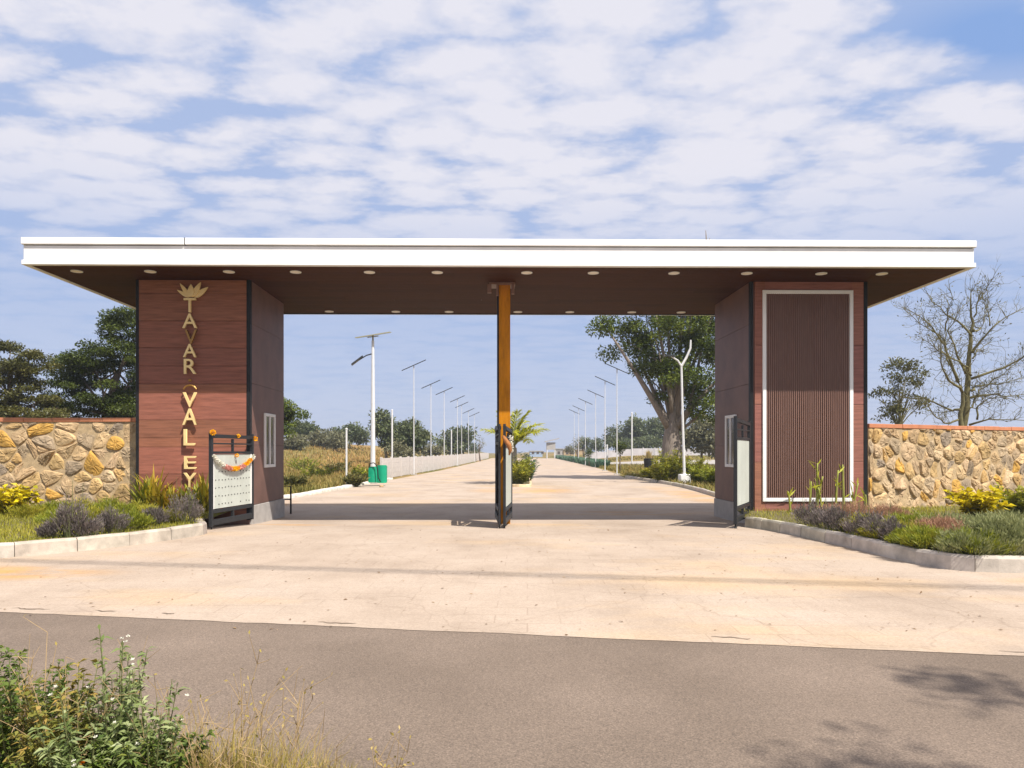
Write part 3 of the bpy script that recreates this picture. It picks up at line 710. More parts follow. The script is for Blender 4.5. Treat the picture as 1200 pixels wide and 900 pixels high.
# recessed lights
front_x = [-9.44, -7.82, -6.08, -4.6, -2.96, -1.45, .55, 2.04, 3.85, 5.49, 7.17, 8.54]
back_x = [-4.88, -2.98, -1.46, .51, 2.0, 3.78, 5.2]
def disc(r0, r1, z0, z1, n=20):
    m = MB(); V = []; Fc = []
    for k in range(n):
        a = 2*math.pi*k/n; c, s = math.cos(a), math.sin(a)
        V += [(r0*c, r0*s, z0), (r1*c, r1*s, z0), (r1*c, r1*s, z1), (r0*c, r0*s, z1)]
    for k in range(n):
        a = 4*k; b = 4*((k+1) % n); Fc += [(a, a+1, b+1, b), (a+1, a+2, b+2, b+1), (a+3, a, b, b+3)]
    m.add(V, Fc); return m
cl = None
for k, (x, y) in enumerate([(x, -.8) for x in front_x]+[(x, 3.82) for x in back_x]):
    if cl is None:
        cl = disc(.098, .125, -.014, .004).build('ceiling_light', M['white'], G); df = MB()
        df.add([(0.099*math.cos(2*math.pi*i/20), .099*math.sin(2*math.pi*i/20), -.006) for i in range(20)], [tuple(range(19, -1, -1))])
        d0 = df.build('diffuser', M['lightdisc'], cl); o = cl
    else:
        o = cl.copy(); COL.objects.link(o); d = d0.copy(); COL.objects.link(d); d.parent = o
    o.location = (x, y, SOF)
# pillars
def pillar(x0, x1, y0, y1, inner, left):
    P = MB(); P.box(x0+.02, x1-.02, y0+.02, y1-.02, -.35, SOF-.002)
    core = P.build('pillar', M['slat'], G)
    m = MB(); zs = [.02]
    while zs[-1] < SOF-.5: zs.append(zs[-1]+(crng.choice([.42, .42, .21, .63])))
    zs.append(SOF-.004)
    if left: boards_front(m, x0+.05, x1-.05, y0-.012, y0+.02, zs, RED, .17)
    else:
        for a, b in ((x0+.09, x0+.34), (x1-.34, x1-.05)): boards_front(m, a, b, y0-.012, y0+.02, [.05, 1.35, 2.7, 4.1, SOF-.004], (.275, .115, .082), .06)
        boards_front(m, x0+.34, x1-.34, y0-.012, y0+.02, [.05, .40], (.275, .115, .082), .06)
        boards_front(m, x0+.34, x1-.34, y0-.012, y0+.02, [5.40, SOF-.004], (.275, .115, .082), .06)
    m.build('cladding', M['cladding'], core)
    # inner and outer sides, back
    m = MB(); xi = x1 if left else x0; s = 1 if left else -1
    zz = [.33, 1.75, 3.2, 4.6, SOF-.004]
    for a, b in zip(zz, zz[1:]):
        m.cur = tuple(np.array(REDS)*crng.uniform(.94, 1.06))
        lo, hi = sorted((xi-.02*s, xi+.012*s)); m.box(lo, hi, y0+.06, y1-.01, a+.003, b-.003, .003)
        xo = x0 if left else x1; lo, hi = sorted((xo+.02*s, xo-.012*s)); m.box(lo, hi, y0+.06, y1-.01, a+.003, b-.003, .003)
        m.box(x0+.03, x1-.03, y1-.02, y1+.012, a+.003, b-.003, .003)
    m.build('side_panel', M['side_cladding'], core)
    m = MB(); lo, hi = sorted((xi-.03*s, xi+.03*s)); m.box(lo, hi, y0+.07, y1+.02, -.4, .325, .008); m.build('plinth', M['concrete_grey'], core)
    # dark corner profiles
    for xc, w in ((x0, .07), (x1, .09)):
        m = MB(); a, b = (xc-.018, xc+w-.018) if xc == x0 else (xc-w+.018, xc+.018)
        m.box(a, b, y0-.022, y0+.03, .0, SOF-.006, .004)
        q = xc-.02 if xc == x0 else xc+.02; lo, hi = sorted((q, xc)); m.box(lo, hi, y0+.032, y0+.085, .0, SOF-.006)
        m.build('corner_trim', M['dark'], core)
    return core
pl_ = pillar(-8.5, -5.88, 0, 2.75, None, True)
pr_ = pillar(5.86, 8.6, 0, 2.75, None, False)
# slatted panel in a white frame on the right pillar
fx0, fx1, fz0, fz1 = 6.13, 8.27, .42, 5.39
m = MB(); t = .085
m.box(fx0, fx1, -.05, .01, fz1-t, fz1, .006); m.box(fx0, fx1, -.05, .01, fz0, fz0+t, .006)
m.box(fx0, fx0+t, -.05, .01, fz0+t+.001, fz1-t-.001, .006); m.box(fx1-t, fx1, -.05, .01, fz0+t+.001, fz1-t-.001, .006)
m.build('panel_frame', M['white'], pr_)
m = MB(); m.box(fx0+t, fx1-t, -.004, .012, fz0+t, fz1-t)
nx = 40; w = (fx1-fx0-2*t)/nx
for k in range(nx): m.box(fx0+t+k*w+.008, fx0+t+(k+1)*w-.014, -.036+crng.normal(0, .0015), -.004, fz0+t, fz1-t, .004)
m.build('slatted_panel', M['slat'], pr_)
# side windows
def side_window(core, x, s, y0, y1, z0, z1):
    m = MB(); lo, hi = sorted((x, x+.045*s)); f = .075
    m.box(lo, hi, y0, y1, z0, z0+f, .004); m.box(lo, hi, y0, y1, z1-f, z1, .004)
    m.box(lo, hi, y0, y0+f, z0+f+.001, z1-f-.001, .004); m.box(lo, hi, y1-f, y1, z0+f+.001, z1-f-.001, .004)
    ym = (y0+y1)/2; m.box(lo, hi-.004 if s > 0 else hi, ym-.03, ym+.03, z0+f+.001, z1-f-.001, .004)
    fr = m.build('window', M['white'], core)
    m = MB(); lo, hi = sorted((x+.004*s, x+.016*s)); m.box(lo, hi, y0+f, y1-f, z0+f, z1-f); g = m.build('pane', M['glass'], fr)
    m = MB()
    for k in range(3):
        yy = y0+f+(y1-y0-2*f)*(k+.5)/3; m.tube([(x+.03*s, yy, z0+f), (x+.03*s, yy, z1-f)], .008, 5)
side_window(pl_, -5.868, 1, 1.0, 1.85, 1.20, 2.55)
side_window(pr_, 5.848, -1, .95, 1.75, 1.20, 2.52)
# middle column
m = MB(); m.box(-.065, .205, .22, .50, -.3, SOF-.002, .006); colm = m.build('column', M['orange_col'], G)
m = MB(); m.box(-.108, -.067, .21, .51, .1, SOF-.004, .004); m.build('column_trim', M['dark'], colm)
m = MB(); m.box(-.30, .32, .12, .60, SOF-.055, SOF-.004, .006)
m.box(-.34, -.24, .1, .18, SOF-.26, SOF-.057, .004); m.box(-.125, -.075, .08, .20, SOF-.32, SOF-.057, .004); m.box(.23, .30, .1, .2, SOF-.28, SOF-.057, .004)
m.build('bracket', M['slat'], colm)

# ------------------------------------------------------------------ lettering
def glyph(ch, h, w, depth):
    c = bpy.data.curves.new('g', 'FONT'); c.body = ch; c.extrude = depth/2; c.bevel_depth = .003; c.offset = .002
    o = bpy.data.objects.new('g', c); COL.objects.link(o)
    dg = bpy.context.evaluated_depsgraph_get(); me = bpy.data.meshes.new_from_object(o.evaluated_get(dg))
    bpy.data.objects.remove(o)
    co = np.empty(len(me.vertices)*3); me.vertices.foreach_get('co', co); co = co.reshape(-1, 3)
    mn, mx = co.min(0), co.max(0); co[:,0] = (co[:,0]-(mn[0]+mx[0])/2)/(mx[0]-mn[0])*w; co[:,1] = (co[:,1]-mn[1])/(mx[1]-mn[1])*h
    co = np.stack([co[:,0], -co[:,2], co[:,1]], 1)
    me.vertices.foreach_set('co', co.ravel()); me.materials.clear(); me.update(); return me
SG = thing('lettering', 'gold upright letters and lotus fixed on the brown left pillar', 'sign', (at(222.5, 17.0), 17.2-.0125*7.3-.105, 0))
def letter(ch, y0, y1, wpx, m='gold', dx=0, depth=.05, back=0):
    z0 = hz_(y1, 17.05); z1 = hz_(y0, 17.05)
    o = link('letter', glyph(ch, z1-z0, wpx*17.05/F, depth), M[m], SG); o.location = (dx*17.05/F, back, z0); return o
# same characters top to bottom as on the pillar
letter('T', 350, 366.5, 14); letter('A', 368, 385, 17); letter('V', 387, 404, 14, 'shaded_gold_bronze', 1.5, .06); letter('A', 403.5, 419, 15.5)  # this V has its shade put into a darker gold
letter('R', 421, 438.5, 14.5, dx=.5)
letter('V', 460, 477.5, 16); letter('A', 479, 498, 17); letter('L', 503, 522, 13, dx=-.5, m='gold'); letter('E', 534.5, 549.5, 14, dx=.5); letter('Y', 554, 571, 14.5)
# small curved bracket mark between the words
m = MB(); m.tube([(.15*math.cos(a), 0, hz_(458, 17.05)+.12*math.sin(a)) for a in np.linspace(.25, math.pi-.25, 9)], .022, 6); m.build('ornament', M['shaded_gold_bronze'], SG)
m = MB(); m.ball((0, 0, hz_(446, 17.05)), .045, 8, 6, (1, .6, .8)); m.build('ornament', M['shaded_gold_bronze'], SG)
def petal(ang, ln, wd, dy, bx):
    V = []; n = 9
    for k in range(n):
        u = k/(n-1); w = wd*math.sin(math.pi*u**.75)**.9; V.append((-w/2, ln*u)); V.append((w/2, ln*u))
    c, s = math.cos(ang), math.sin(ang); P = [(bx + x*c + z*s, dy - .02, -x*s + z*c) for x, z in V] + [(bx + x*c + z*s, dy + .02, -x*s + z*c) for x, z in V]
    Fc = []; N2 = 2*n
    for k in range(n-1):
        a = 2*k; Fc += [(a, a+1, a+3, a+2), (N2+a+2, N2+a+3, N2+a+1, N2+a), (a, a+2, N2+a+2, N2+a), (a+3, a+1, N2+a+1, N2+a+3)]
    m = MB(); m.add(P, Fc); o = m.build('petal', M['gold'], SG); o.location = (0.03, 0, hz_(349, 17.05)); return o
for k, (a, ln, wd, dy, bx) in enumerate([(-1.02, .34, .085, .03, -.05), (-.62, .40, .10, .012, -.03), (0.02, .30, .155, -.02, 0.0), (.50, .40, .125, .0, .03), (.92, .40, .125, .03, .06)]): petal(a, ln, wd, dy, bx)

# ------------------------------------------------------------------ swing gate leaves
def gate_leaf(label, hinge, free, h0, h1, sheet=True, flip=1, ground=0, pw=.035):
    a = Vector(hinge); b = Vector(free); d = b-a; Ln = d.length
    t = thing('gate_leaf', label, 'gate leaf', (a.x, a.y, ground), math.atan2(d.y, d.x), 'grey swing gate leaves')
    z0, z1 = .12, h1
    m = MB(); m.box(0, .07, -pw, pw, z0, h0+.03, .005); m.build('post', M['gate_grey'], t)
    m = MB(); m.box(Ln-.07, Ln, -pw, pw, z0, h1+.03, .005); m.build('post', M['gate_grey'], t)
    top = lambda u: h0+(h1-h0)*u
    m = MB(); m.tube([(.07, 0, h0-.05), (Ln-.07, 0, h1-.05)], .052, 4); m.build('top_rail', M['gate_grey'], t)
    m = MB(); m.box(.071, Ln-.071, -.02, .02, h0-.22, h0-.19); m.box(Ln*.5-.025, Ln*.5+.025, -.022, .022, h0-.40, h0-.10); m.box(.071, Ln-.071, -.025, .025, h0-.42, h0-.37); m.build('mid_rail', M['gate_grey'], t)
    m = MB(); m.box(.071, Ln-.071, -.03, .03, .15, .27, .005); m.box(.071, Ln-.071, -.03, .03, .40, .47, .005); m.box(Ln*.5-.03, Ln*.5+.03, -.025, .025, .27, .40); m.build('bottom_rail', M['gate_grey'], t)
    m = MB(); m.tube([(Ln-.05, 0, .0), (Ln-.05, 0, .3)], .016, 6); m.ball((Ln-.05, 0, .03), .035, 8, 5); m.build('foot_wheel', M['dark'], t)
    if sheet:
        m = MB(); m.box(.085, Ln-.085, -.008, .008, .49, h0-.43); nf = len(m.f); r = np.random.default_rng(5)
        for row in range(5):
            for c in range(12):
                if r.uniform() < .12: continue
                x = .2+(Ln-.4)*c/11; z = .58+row*.17+r.normal(0, .006); m.ball((x, -.012*flip, z), .013, 6, 4)
        s = m.build('sheet', M['sheet'], t); s.data.materials.append(M['dark'])
        s.data.polygons.foreach_set('material_index', [0 if i < nf else 1 for i in range(len(m.f))])
        m = MB(); lo, hi = sorted((-.012*flip, -.024*flip))
        m.box(.085, .13, lo, hi, .49, h0-.43); m.build('sheet_edge', M['white'], s)
        m = MB(); m.box(Ln-.115, Ln-.085, lo, hi, .49, h0-.43); m.build('sheet_edge', M['white'], s)
    return t, Ln
LH = (-5.78, 17.02); LF = (-6.02, 15.15)
tL, lenL = gate_leaf('grey swing gate leaf with pale sheet and flower garland by the left pillar', LH, LF, 2.06, 2.06, True, -1, -.09)
gate_leaf('grey swing gate leaf with pale sheet folded against the right pillar', (5.785, 17.15), (4.93, 15.5), 2.34, 2.38, True, 1, -.06)
gate_leaf('open frame gate leaf on the left of the middle orange column', (-.135, 17.40), (-.045, 15.5), 2.26, 2.24, False, 1, -.09, .022)
gate_leaf('gate leaf with pale sheet on the right of the middle orange column', (.225, 17.40), (.055, 15.5), 2.20, 2.24, True, 1, -.09, .028)
# flowers hung on the left leaf
def leaf_pt(u, z, off=.05):
    a = Vector((*LH, 0)); b = Vector((*LF, 0)); p = a.lerp(b, u); d = (b-a).normalized(); n = Vector((-d.y, d.x, 0)); 
    if n.x < 0: n = -n
    p = p + n*off; return (p.x, p.y, z-.09)
def flower_ball(P, A, c, r, rng, n=40):
    for k in range(n):
        d = rdirs(rng, 1)[0]; P.append(np.array(c)+d*r*.35); A.append(d)
frng = np.random.default_rng(33)
gl = thing('flower_garland', 'white pink and yellow flower garland draped on the pale gate sheet', 'garland', leaf_pt(.5, 1.5))
base = Vector(leaf_pt(.5, 1.5))
runs = []
for u in np.linspace(.03, .97, 34):
    z = 1.61 - .30*(1-(2*u-1)**2); c = np.array(leaf_pt(u, z)) - np.array(base); v = 1-u
    k = 'petal_white' if v < .24 or v > .9 else ('marigold' if .42 < v < .58 or .72 < v <= .9 else 'garland_pink')
    if not runs or runs[-1][0] != k: runs.append((k, [], []))
    flower_ball(runs[-1][1], runs[-1][2], c, .06, frng, 40)
for k, P, A in runs:
    n = len(P); leaves('petal_row', P, A, rdirs(frng, n), .042, .032, frng.uniform(0, 1, n), L[k], gl)
gm = 'marigold bunches on the left gate leaf'
for lab, u, z, r in (('orange marigold bunch tied on the outer post top of the garlanded gate leaf', 1.0, 2.08, .085), ('small marigold bunch at the middle of the garlanded gate top rail', .42, 2.03, .06),
                     ('small marigold bunch on the pale sheet above the garland', .46, 1.60, .06), ('marigold bunch hanging at the pillar end of the garlanded gate leaf', -.01, 1.98, .08)):
    t = thing('marigold_bunch', lab, 'flowers', leaf_pt(u, z, .06), 0, gm); P, A = [], []
    flower_ball(P, A, (0,0,0), r, frng, 70)
    leaves('petals', P, A, rdirs(frng, len(P)), r*.52, r*.38, frng.uniform(0, 1, len(P)), L['marigold'], t)
# cloth and flowers tied on the middle leaves
t = thing('cloth_rag', 'rust brown cloth tied round the middle gate leaf top', 'cloth', (.10, 15.46, 1.72))
m = MB(); m.tube([(-.07, 0, .20), (-.02, -.05, .12), (.05, -.05, .02), (.08, -.02, -.10), (.055, -.01, -.2)], [.03, .05, .055, .04, .015], 7); m.build('cloth', M['rust'], t, True)
t = thing('white_flower_string', 'string of white flowers hanging beside the rust cloth', 'flowers', (.20, 15.5, 1.78)); P, A = [], []
for k in range(5): flower_ball(P, A, (0, 0, .12-.07*k), .05, frng, 30)
leaves('petals', P, A, rdirs(frng, len(P)), .04, .03, frng.uniform(0, 1, len(P)), L['petal_white'], t)
# small black rail behind the left pillar
t = thing('hand_rail', 'small black metal hand rail standing behind the left pillar', 'rail', (-6.05, 20.7, -.17))
m = MB(); m.tube([(-.25, 0, .0), (-.25, 0, .78), (.1, 0, .78), (.1, 0, .0)], .026, 6); m.tube([(-.25, 0, .42), (.1, 0, .42)], .022, 6); m.build('rail_frame', M['dark'], t)

# ------------------------------------------------------------------ stone walls
def clip(poly, p, n):
    out = []
    for i in range(len(poly)):
        a = poly[i]; b = poly[(i+1) % len(poly)]; da = (a[0]-p[0])*n[0]+(a[1]-p[1])*n[1]; db = (b[0]-p[0])*n[0]+(b[1]-p[1])*n[1]
        if da <= 0: out.append(a)
        if (da < 0 < db) or (db < 0 < da):
            t = da/(da-db); out.append((a[0]+(b[0]-a[0])*t, a[1]+(b[1]-a[1])*t))
    return out
def stone_wall(label, A, B, h, seed):
    rng = np.random.default_rng(seed); A = Vector((*A, 0)); B = Vector((*B, 0)); d = B-A; Ln = d.length
    t = thing('stone_wall', label, 'wall', (A.x, A.y, 0), math.atan2(d.y, d.x))
    m = MB(); m.box(0, Ln, -.016, .35, -.25, h-.10); m.build('mortar_core', M['mortar'], t)
    pts = []; cw, chh = .38, .27; row = 0; z = -.05
    while z < h+.1:
        x = -.3 + (row % 2)*cw*.5
        while x < Ln+.3:
            if rng.uniform() < .90: pts.append((x+rng.normal(0, .19), z+rng.normal(0, .14)))
            x += cw*rng.uniform(.6, 1.35)
        z += chh*rng.uniform(.8, 1.15); row += 1
    pts = np.array(pts); mb = MB()
    pal = [(.45, .31, .17), (.49, .34, .18), (.42, .295, .165), (.50, .37, .22), (.52, .30, .07), (.38, .275, .165), (.31, .235, .155), (.27, .21, .15), (.47, .30, .12), (.45, .32, .19), (.43, .29, .13), (.49, .345, .185), (.36, .27, .17)]
    for p in pts:
        poly = [(0, -.2), (Ln, -.2), (Ln, h-.105), (0, h-.105)]
        dd = np.linalg.norm(pts-p, axis=1)
        for q in pts[(dd > 1e-6) & (dd < 1.5)]:
            mdp = ((p[0]+q[0])/2, (p[1]+q[1])/2); nn = (q[0]-p[0], q[1]-p[1]); poly = clip(poly, mdp, nn)
            if len(poly) < 3: break
        if len(poly) < 3: continue
        for _ in range(2):
            Q = []; k0 = .19
            for i in range(len(poly)):
                a = poly[i]; b = poly[(i+1) % len(poly)]; k = k0*rng.uniform(.5, 1.6)
                Q.append((a[0]*(1-k)+b[0]*k, a[1]*(1-k)+b[1]*k)); Q.append((a[0]*k+b[0]*(1-k), a[1]*k+b[1]*(1-k)))
            poly = Q
        c = np.mean(poly, 0); n = len(poly); P = np.array(poly)
        rad = np.linalg.norm(P-c, axis=1)
        if rad.max() < .05: continue
        g = rng.uniform(.003, .012); tx, tz = rng.normal(0, .10, 2); dep = rng.uniform(.02, .07)
        V = []
        for sc_, dy in ((1, .01), (.97, -.35), (.86, -.8), (.55, -1.0), (.22, -1.02)):
            for i in range(n):
                s = max(.1, sc_*(1-g/max(rad[i], .05)))
                x = c[0]+(P[i,0]-c[0])*s; zz = c[1]+(P[i,1]-c[1])*s
                jit = rng.normal(0, .006) if dy < -.5 else 0
                y = dep*dy + ((x-c[0])*tx+(zz-c[1])*tz)*min(1, abs(dy)) + jit if dy < 0 else .01
                V.append((min(Ln, max(0, x)), min(y, .008), zz))
        Fc = []
        for r in range(4):
            for i in range(n): Fc.append((r*n+i, r*n+(i+1) % n, (r+1)*n+(i+1) % n, (r+1)*n+i))
        Fc.append(tuple(4*n+i for i in range(n)))
        mb.cur = tuple(np.array(pal[int(rng.integers(len(pal)))])*rng.uniform(.85, 1.15)); mb.add(V, Fc)
    mb.build('stonework', M['stone'], t)
    m = MB(); x = 0; 
    while x < Ln-.02:
        w = min(rng.uniform(.5, .75), Ln-x); m.box(x+.002, x+w-.002, -.045+rng.normal(0, .003), .38, h-.10, h+rng.normal(0, .004), .008); x += w
    m.build('wall_coping', M['coping'], t)
    return t
stone_wall('rubble stone wall with terracotta coping left of the lettered pillar', (-15.0, 17.45), (-8.62, 17.45), 2.40, 7)
stone_wall('rubble stone wall with terracotta coping right of the slatted pillar', (8.85, 17.75), (16.5, 21.4), 2.27, 8)

# ------------------------------------------------------------------ bed plants
def B(px, py):      # point of the bed surface seen at this spot
    z = .2
    for _ in range(6):
        d = (EYE-z)*F/(py-529.0); z = bz(at(px, d), d)
    return (at(px, d), d, z)
gY = 'yellow leaved shrubs in the beds'; gP = 'grey purple lavender clumps along the kerbs'; gS = 'strap leaved plants at the pillars'; gM = 'low mounded plants in the beds'
shrub('yellow_shrub', 'bright yellow leaved shrub at the far left in front of the stone wall', 'shrub', B(12, 606), .72, .60, L['yellow'], 1, 34, 34, .17, .075, .9, .25, group=gY)
shrub('yellow_shrub', 'bright yellow leaved shrub in the right bed before the stone wall', 'shrub', B(1146, 607), .68, .58, L['yellow'], 2, 34, 34, .17, .075, .9, .25, group=gY)
shrub('green_yellow_shrub', 'greener yellow tipped shrub at the right frame edge by the wall', 'shrub', B(1188, 606), .70, .50, L['ygreen'], 3, 24, 24, .17, .06, .9, .2, group=gY)
lav = [(84, 628, .62, .30, 'tallest grey purple clump with a spike by the left kerb'), (104, 627, .34, .28, 'low grey purple clump right beside the spiked one at the left kerb'), (130, 622, .42, .30, 'grey purple clump midway along the left kerb'),
       (181, 613, .30, .28, 'small grey purple clump before the lettered pillar'), (214, 611, .66, .34, 'large dusky purple clump under the gold letters near the gate leaf'), (62, 628, .25, .24, 'small grey clump at the outer end of the left kerb row'),
       (912, 613, .42, .34, 'grey purple clump at the foot of the slatted pillar corner'), (938, 617, .40, .36, 'grey purple clump second from the slatted pillar corner'), (962, 620, .42, .34, 'grey purple clump below the white frame corner'),
       (985, 626, .40, .30, 'grey purple clump midway along the right kerb'), (1006, 630, .36, .26, 'dark grey purple clump beyond the middle of the right kerb'), (1037, 634, .34, .20, 'lone round purple clump farthest along the right kerb')]
for k, (px, py, h, r, lab) in enumerate(lav):
    dome('lavender_clump', lab, 'shrub', inward(B(px, py), r), h*1.02, r*.95, L['purple'], 40+k, 1700, .075, .012, 1.0, gP, .45, 5)
st = [(168, 596, 1.05, .3, 'mid', 'tall green strap leaved plant by the dark pillar edge'), (180, 597, 1.20, .35, 'canna', 'tall yellow strap leaved plant below the lettering at the left pillar'), (203, 600, .80, .35, 'canna', 'orange yellow strap leaved plant in front of the pillar cladding'),
      (229, 598, .85, .35, 'mid', 'dark green leafy strap plant behind the purple clump at the left pillar'), (243, 601, 1.10, .25, 'canna', 'yellow tipped strap plant behind the outer gate post'), (193, 604, .75, .4, 'canna', 'lower orange strap plant in front of the yellow one at the left pillar')]
for k, (px, py, h, r, lm, lab) in enumerate(st): strap('strap_plant', lab, 'plant', (at(px, 16.75), 16.75, .17), h, r, L[lm], 60+k, 60, .06, (.1, .65), gS)
def cactus(label, loc, hs, seed):
    rng = np.random.default_rng(seed); loc = (loc[0]*16.7/loc[1], 16.7, .18); t = thing('tall_stem_plant', label, 'plant', loc, 0, 'tall thin stems before the slatted panel')
    P = []; A = []; V = []
    for h in hs:
        x, y = rng.normal(0, .12, 2); lx = rng.normal(0, .06); pts = [(x+lx*u*u, y, h*u) for u in np.linspace(0, 1, 8)]
        m = MB(); m.tube(pts, [.022*(1-.5*u)+.006 for u in np.linspace(0, 1, 8)], 6); m.build('stem', L_stem, t, True)
        for k in range(5):
            u = rng.uniform(.25, 1); P.append((x+lx*u*u, y, h*u)); d = rng.normal(size=3); d[1] *= .6; d[2] = abs(d[2])+.7; A.append(d); V.append(rng.uniform(.3, 1))
    leaves('foliage', P, A, rdirs(rng, len(P)), .26*rng.uniform(.5, 1.3, len(P)), .04, V, L['palm'], t); return t
L_stem = mat('green_stem', (.26, .27, .045), .6, .2, 8)
cactus('pair of tall yellow green stems before the middle of the slatted panel', B(957, 607), [1.15, .85, .6], 1)
cactus('tall yellow green stems before the right side of the slatted panel', B(986, 607), [1.12, 1.0, .5], 2)
cactus('shorter pale stems before the left side of the slatted panel', B(930, 606), [.75, .5], 3)
cactus('short yellow green stem before the right white frame edge', B(1004, 607), [.7, .45], 4)
gd = 'dry pinkish feathery clumps right of the slatted pillar'
for k, (px, py, h, r, lab) in enumerate([(985, 612, .34, .40, 'dry pinkish feathery clump under the right white frame edge'), (1012, 611, .36, .42, 'dry pinkish feathery clump at the right pillar corner'), (1042, 610, .24, .38, 'low dry pinkish clump before the stone wall end')]):
    dome('dry_clump', lab, 'plant', B(px, py), h*1.15, r*1.05, L['pink'], 70+k, 2000, .10, .010, 1.0, gd, .5, 6)
mo = [(1122, 652, .24, .38, 'greygreen', 'grey green spiky mound overhanging the right kerb'), (1165, 645, .36, .46, 'greygreen', 'large grey green spiky mound near the right frame edge'), (1195, 648, .38, .45, 'greygreen', 'grey green mound cut by the right frame edge'),
      (1090, 640, .22, .40, 'mid', 'green low mound midway in the right bed'), (1055, 630, .22, .40, 'lawn', 'light green low mound behind the lone purple clump'), (1150, 662-12, .22, .36, 'mid', 'leafy green low mound at the right kerb corner'),
      (1120, 622, .24, .6, 'greygreen', 'broad dull green mound before the yellow shrub in the right bed'), (1175, 622, .26, .6, 'greygreen', 'broad dull green mound below the greener yellow shrub'),
      (60, 605, .26, .5, 'mid', 'bright green low mound right of the left yellow shrub'), (95, 604, .28, .5, 'lawn', 'light green grassy mound before the left stone wall'), (130, 604, .28, .5, 'mid', 'green grassy mound near the left wall end'), (160, 607, .26, .45, 'lawn', 'light green mound beside the lettered pillar plants'),
      (110, 615, .22, .4, 'lawn', 'light green tuft behind the spiked purple clump'), (150, 618, .22, .35, 'mid', 'green tuft midway along the left kerb'), (195, 611, .2, .3, 'lawn', 'light green tuft left of the large dusky purple clump')]
mo += [(35, 607, .24, .45, 'lawn', 'pale green mound right under the left yellow shrub'), (78, 612, .24, .42, 'mid', 'bright green mound between the yellow shrub and the spiked clump'), (140, 612, .26, .4, 'mid', 'bright green mound behind the middle purple clump of the left kerb'), (170, 612, .22, .36, 'lawn', 'yellowish mound before the left pillar strap plants'),
      (1020, 622, .22, .45, 'lawn', 'yellowish mound behind the dark grey clump of the right kerb'), (1075, 618, .22, .55, 'mid', 'green mound below the right stone wall foot'), (970, 630, .14, .18, 'lawn', 'small light green tuft at the kerb under the slatted panel'), (1022, 636, .15, .18, 'mid', 'small green tuft at the right kerb beside the lone purple clump'), (1105, 628, .22, .5, 'pink', 'brownish dry mound in the middle of the right bed'), (1068, 640, .16, .26, 'lawn', 'light green tuft at the right kerb past the lone purple clump')]
for k, (px, py, h, r, lm, lab) in enumerate(mo): dome('grass_mound', lab, 'plant', inward(B(px, py), r), h*1.3, r*1.05, L[lm], 80+k, 3800, .085, .011, .9, gM, .5)

# ------------------------------------------------------------------ median with the palm
YM = [36.3, 37.2, 45, 60, 90, 150]
mx0 = lambda y: .30 + (y-36)*.030; mx1 = lambda y: 1.50 + (y-36)*.033
ml = [(1.2, 36.2), (.7, 36.15), (.36, 36.5)] + [(mx0(y), y) for y in (38, 45, 60, 80)]
kerb('kerb', ml, .15, .14, 1.0, lambda x, y: -.17, (.58, .45, .28), inside=-1, seed=9)
mr = [(1.2, 36.2), (1.5, 36.5)] + [(mx1(y), y) for y in (38, 45, 60, 80)]
kerb('kerb', mr, .15, .14, 1.0, lambda x, y: -.17, (.58, .45, .28), inside=1, seed=10)
grid_sheet('median_soil', [[(mx0(y)*(1-s)+mx1(y)*s, y, -.07) for s in (.08, .5, .92)] for y in (36.4, 40, 60, 80)], M['soil'])
gMd = 'bushes on the road median'
for k, (x, y, h, r, lm, lab) in enumerate([(.95, 37.3, 1.15, .75, 'ygreen', 'yellow green bush at the near tip of the median'), (.75, 38.5, 1.4, .7, 'ygreen', 'yellow green bush behind the tip bush on the median'), (1.15, 39.4, 1.5, .7, 'mid', 'green bush at the foot of the palm'), (1.5, 41.3, 1.7, .7, 'teal', 'dark green bush behind the palm on the median')]):
    shrub('median_bush', lab, 'shrub', (x, y, -.08), h, r, L[lm], 100+k, 40, 30, .20, .06, .9, .1, group=gMd, sr=.012)
pm_ = thing('palm_tree', 'young palm with bright green arching fronds on the median', 'palm', (.66, 40.0, -.1))
m = MB(); m.tube([(0, 0, -.1), (.02, 0, .8), (-.02, 0, 1.5), (0, 0, 2.0)], [.22, .17, .13, .10], 9)
for a in np.linspace(0, 6.28, 5)[:-1]: m.tube([(.18*math.cos(a), .18*math.sin(a), -.1), (.1*math.cos(a), .1*math.sin(a), 1.0), (.12*math.cos(a), .12*math.sin(a), 1.9)], [.09, .07, .04], 6)
m.build('trunk', M['pale_bark'], pm_, True)
prng = np.random.default_rng(8)
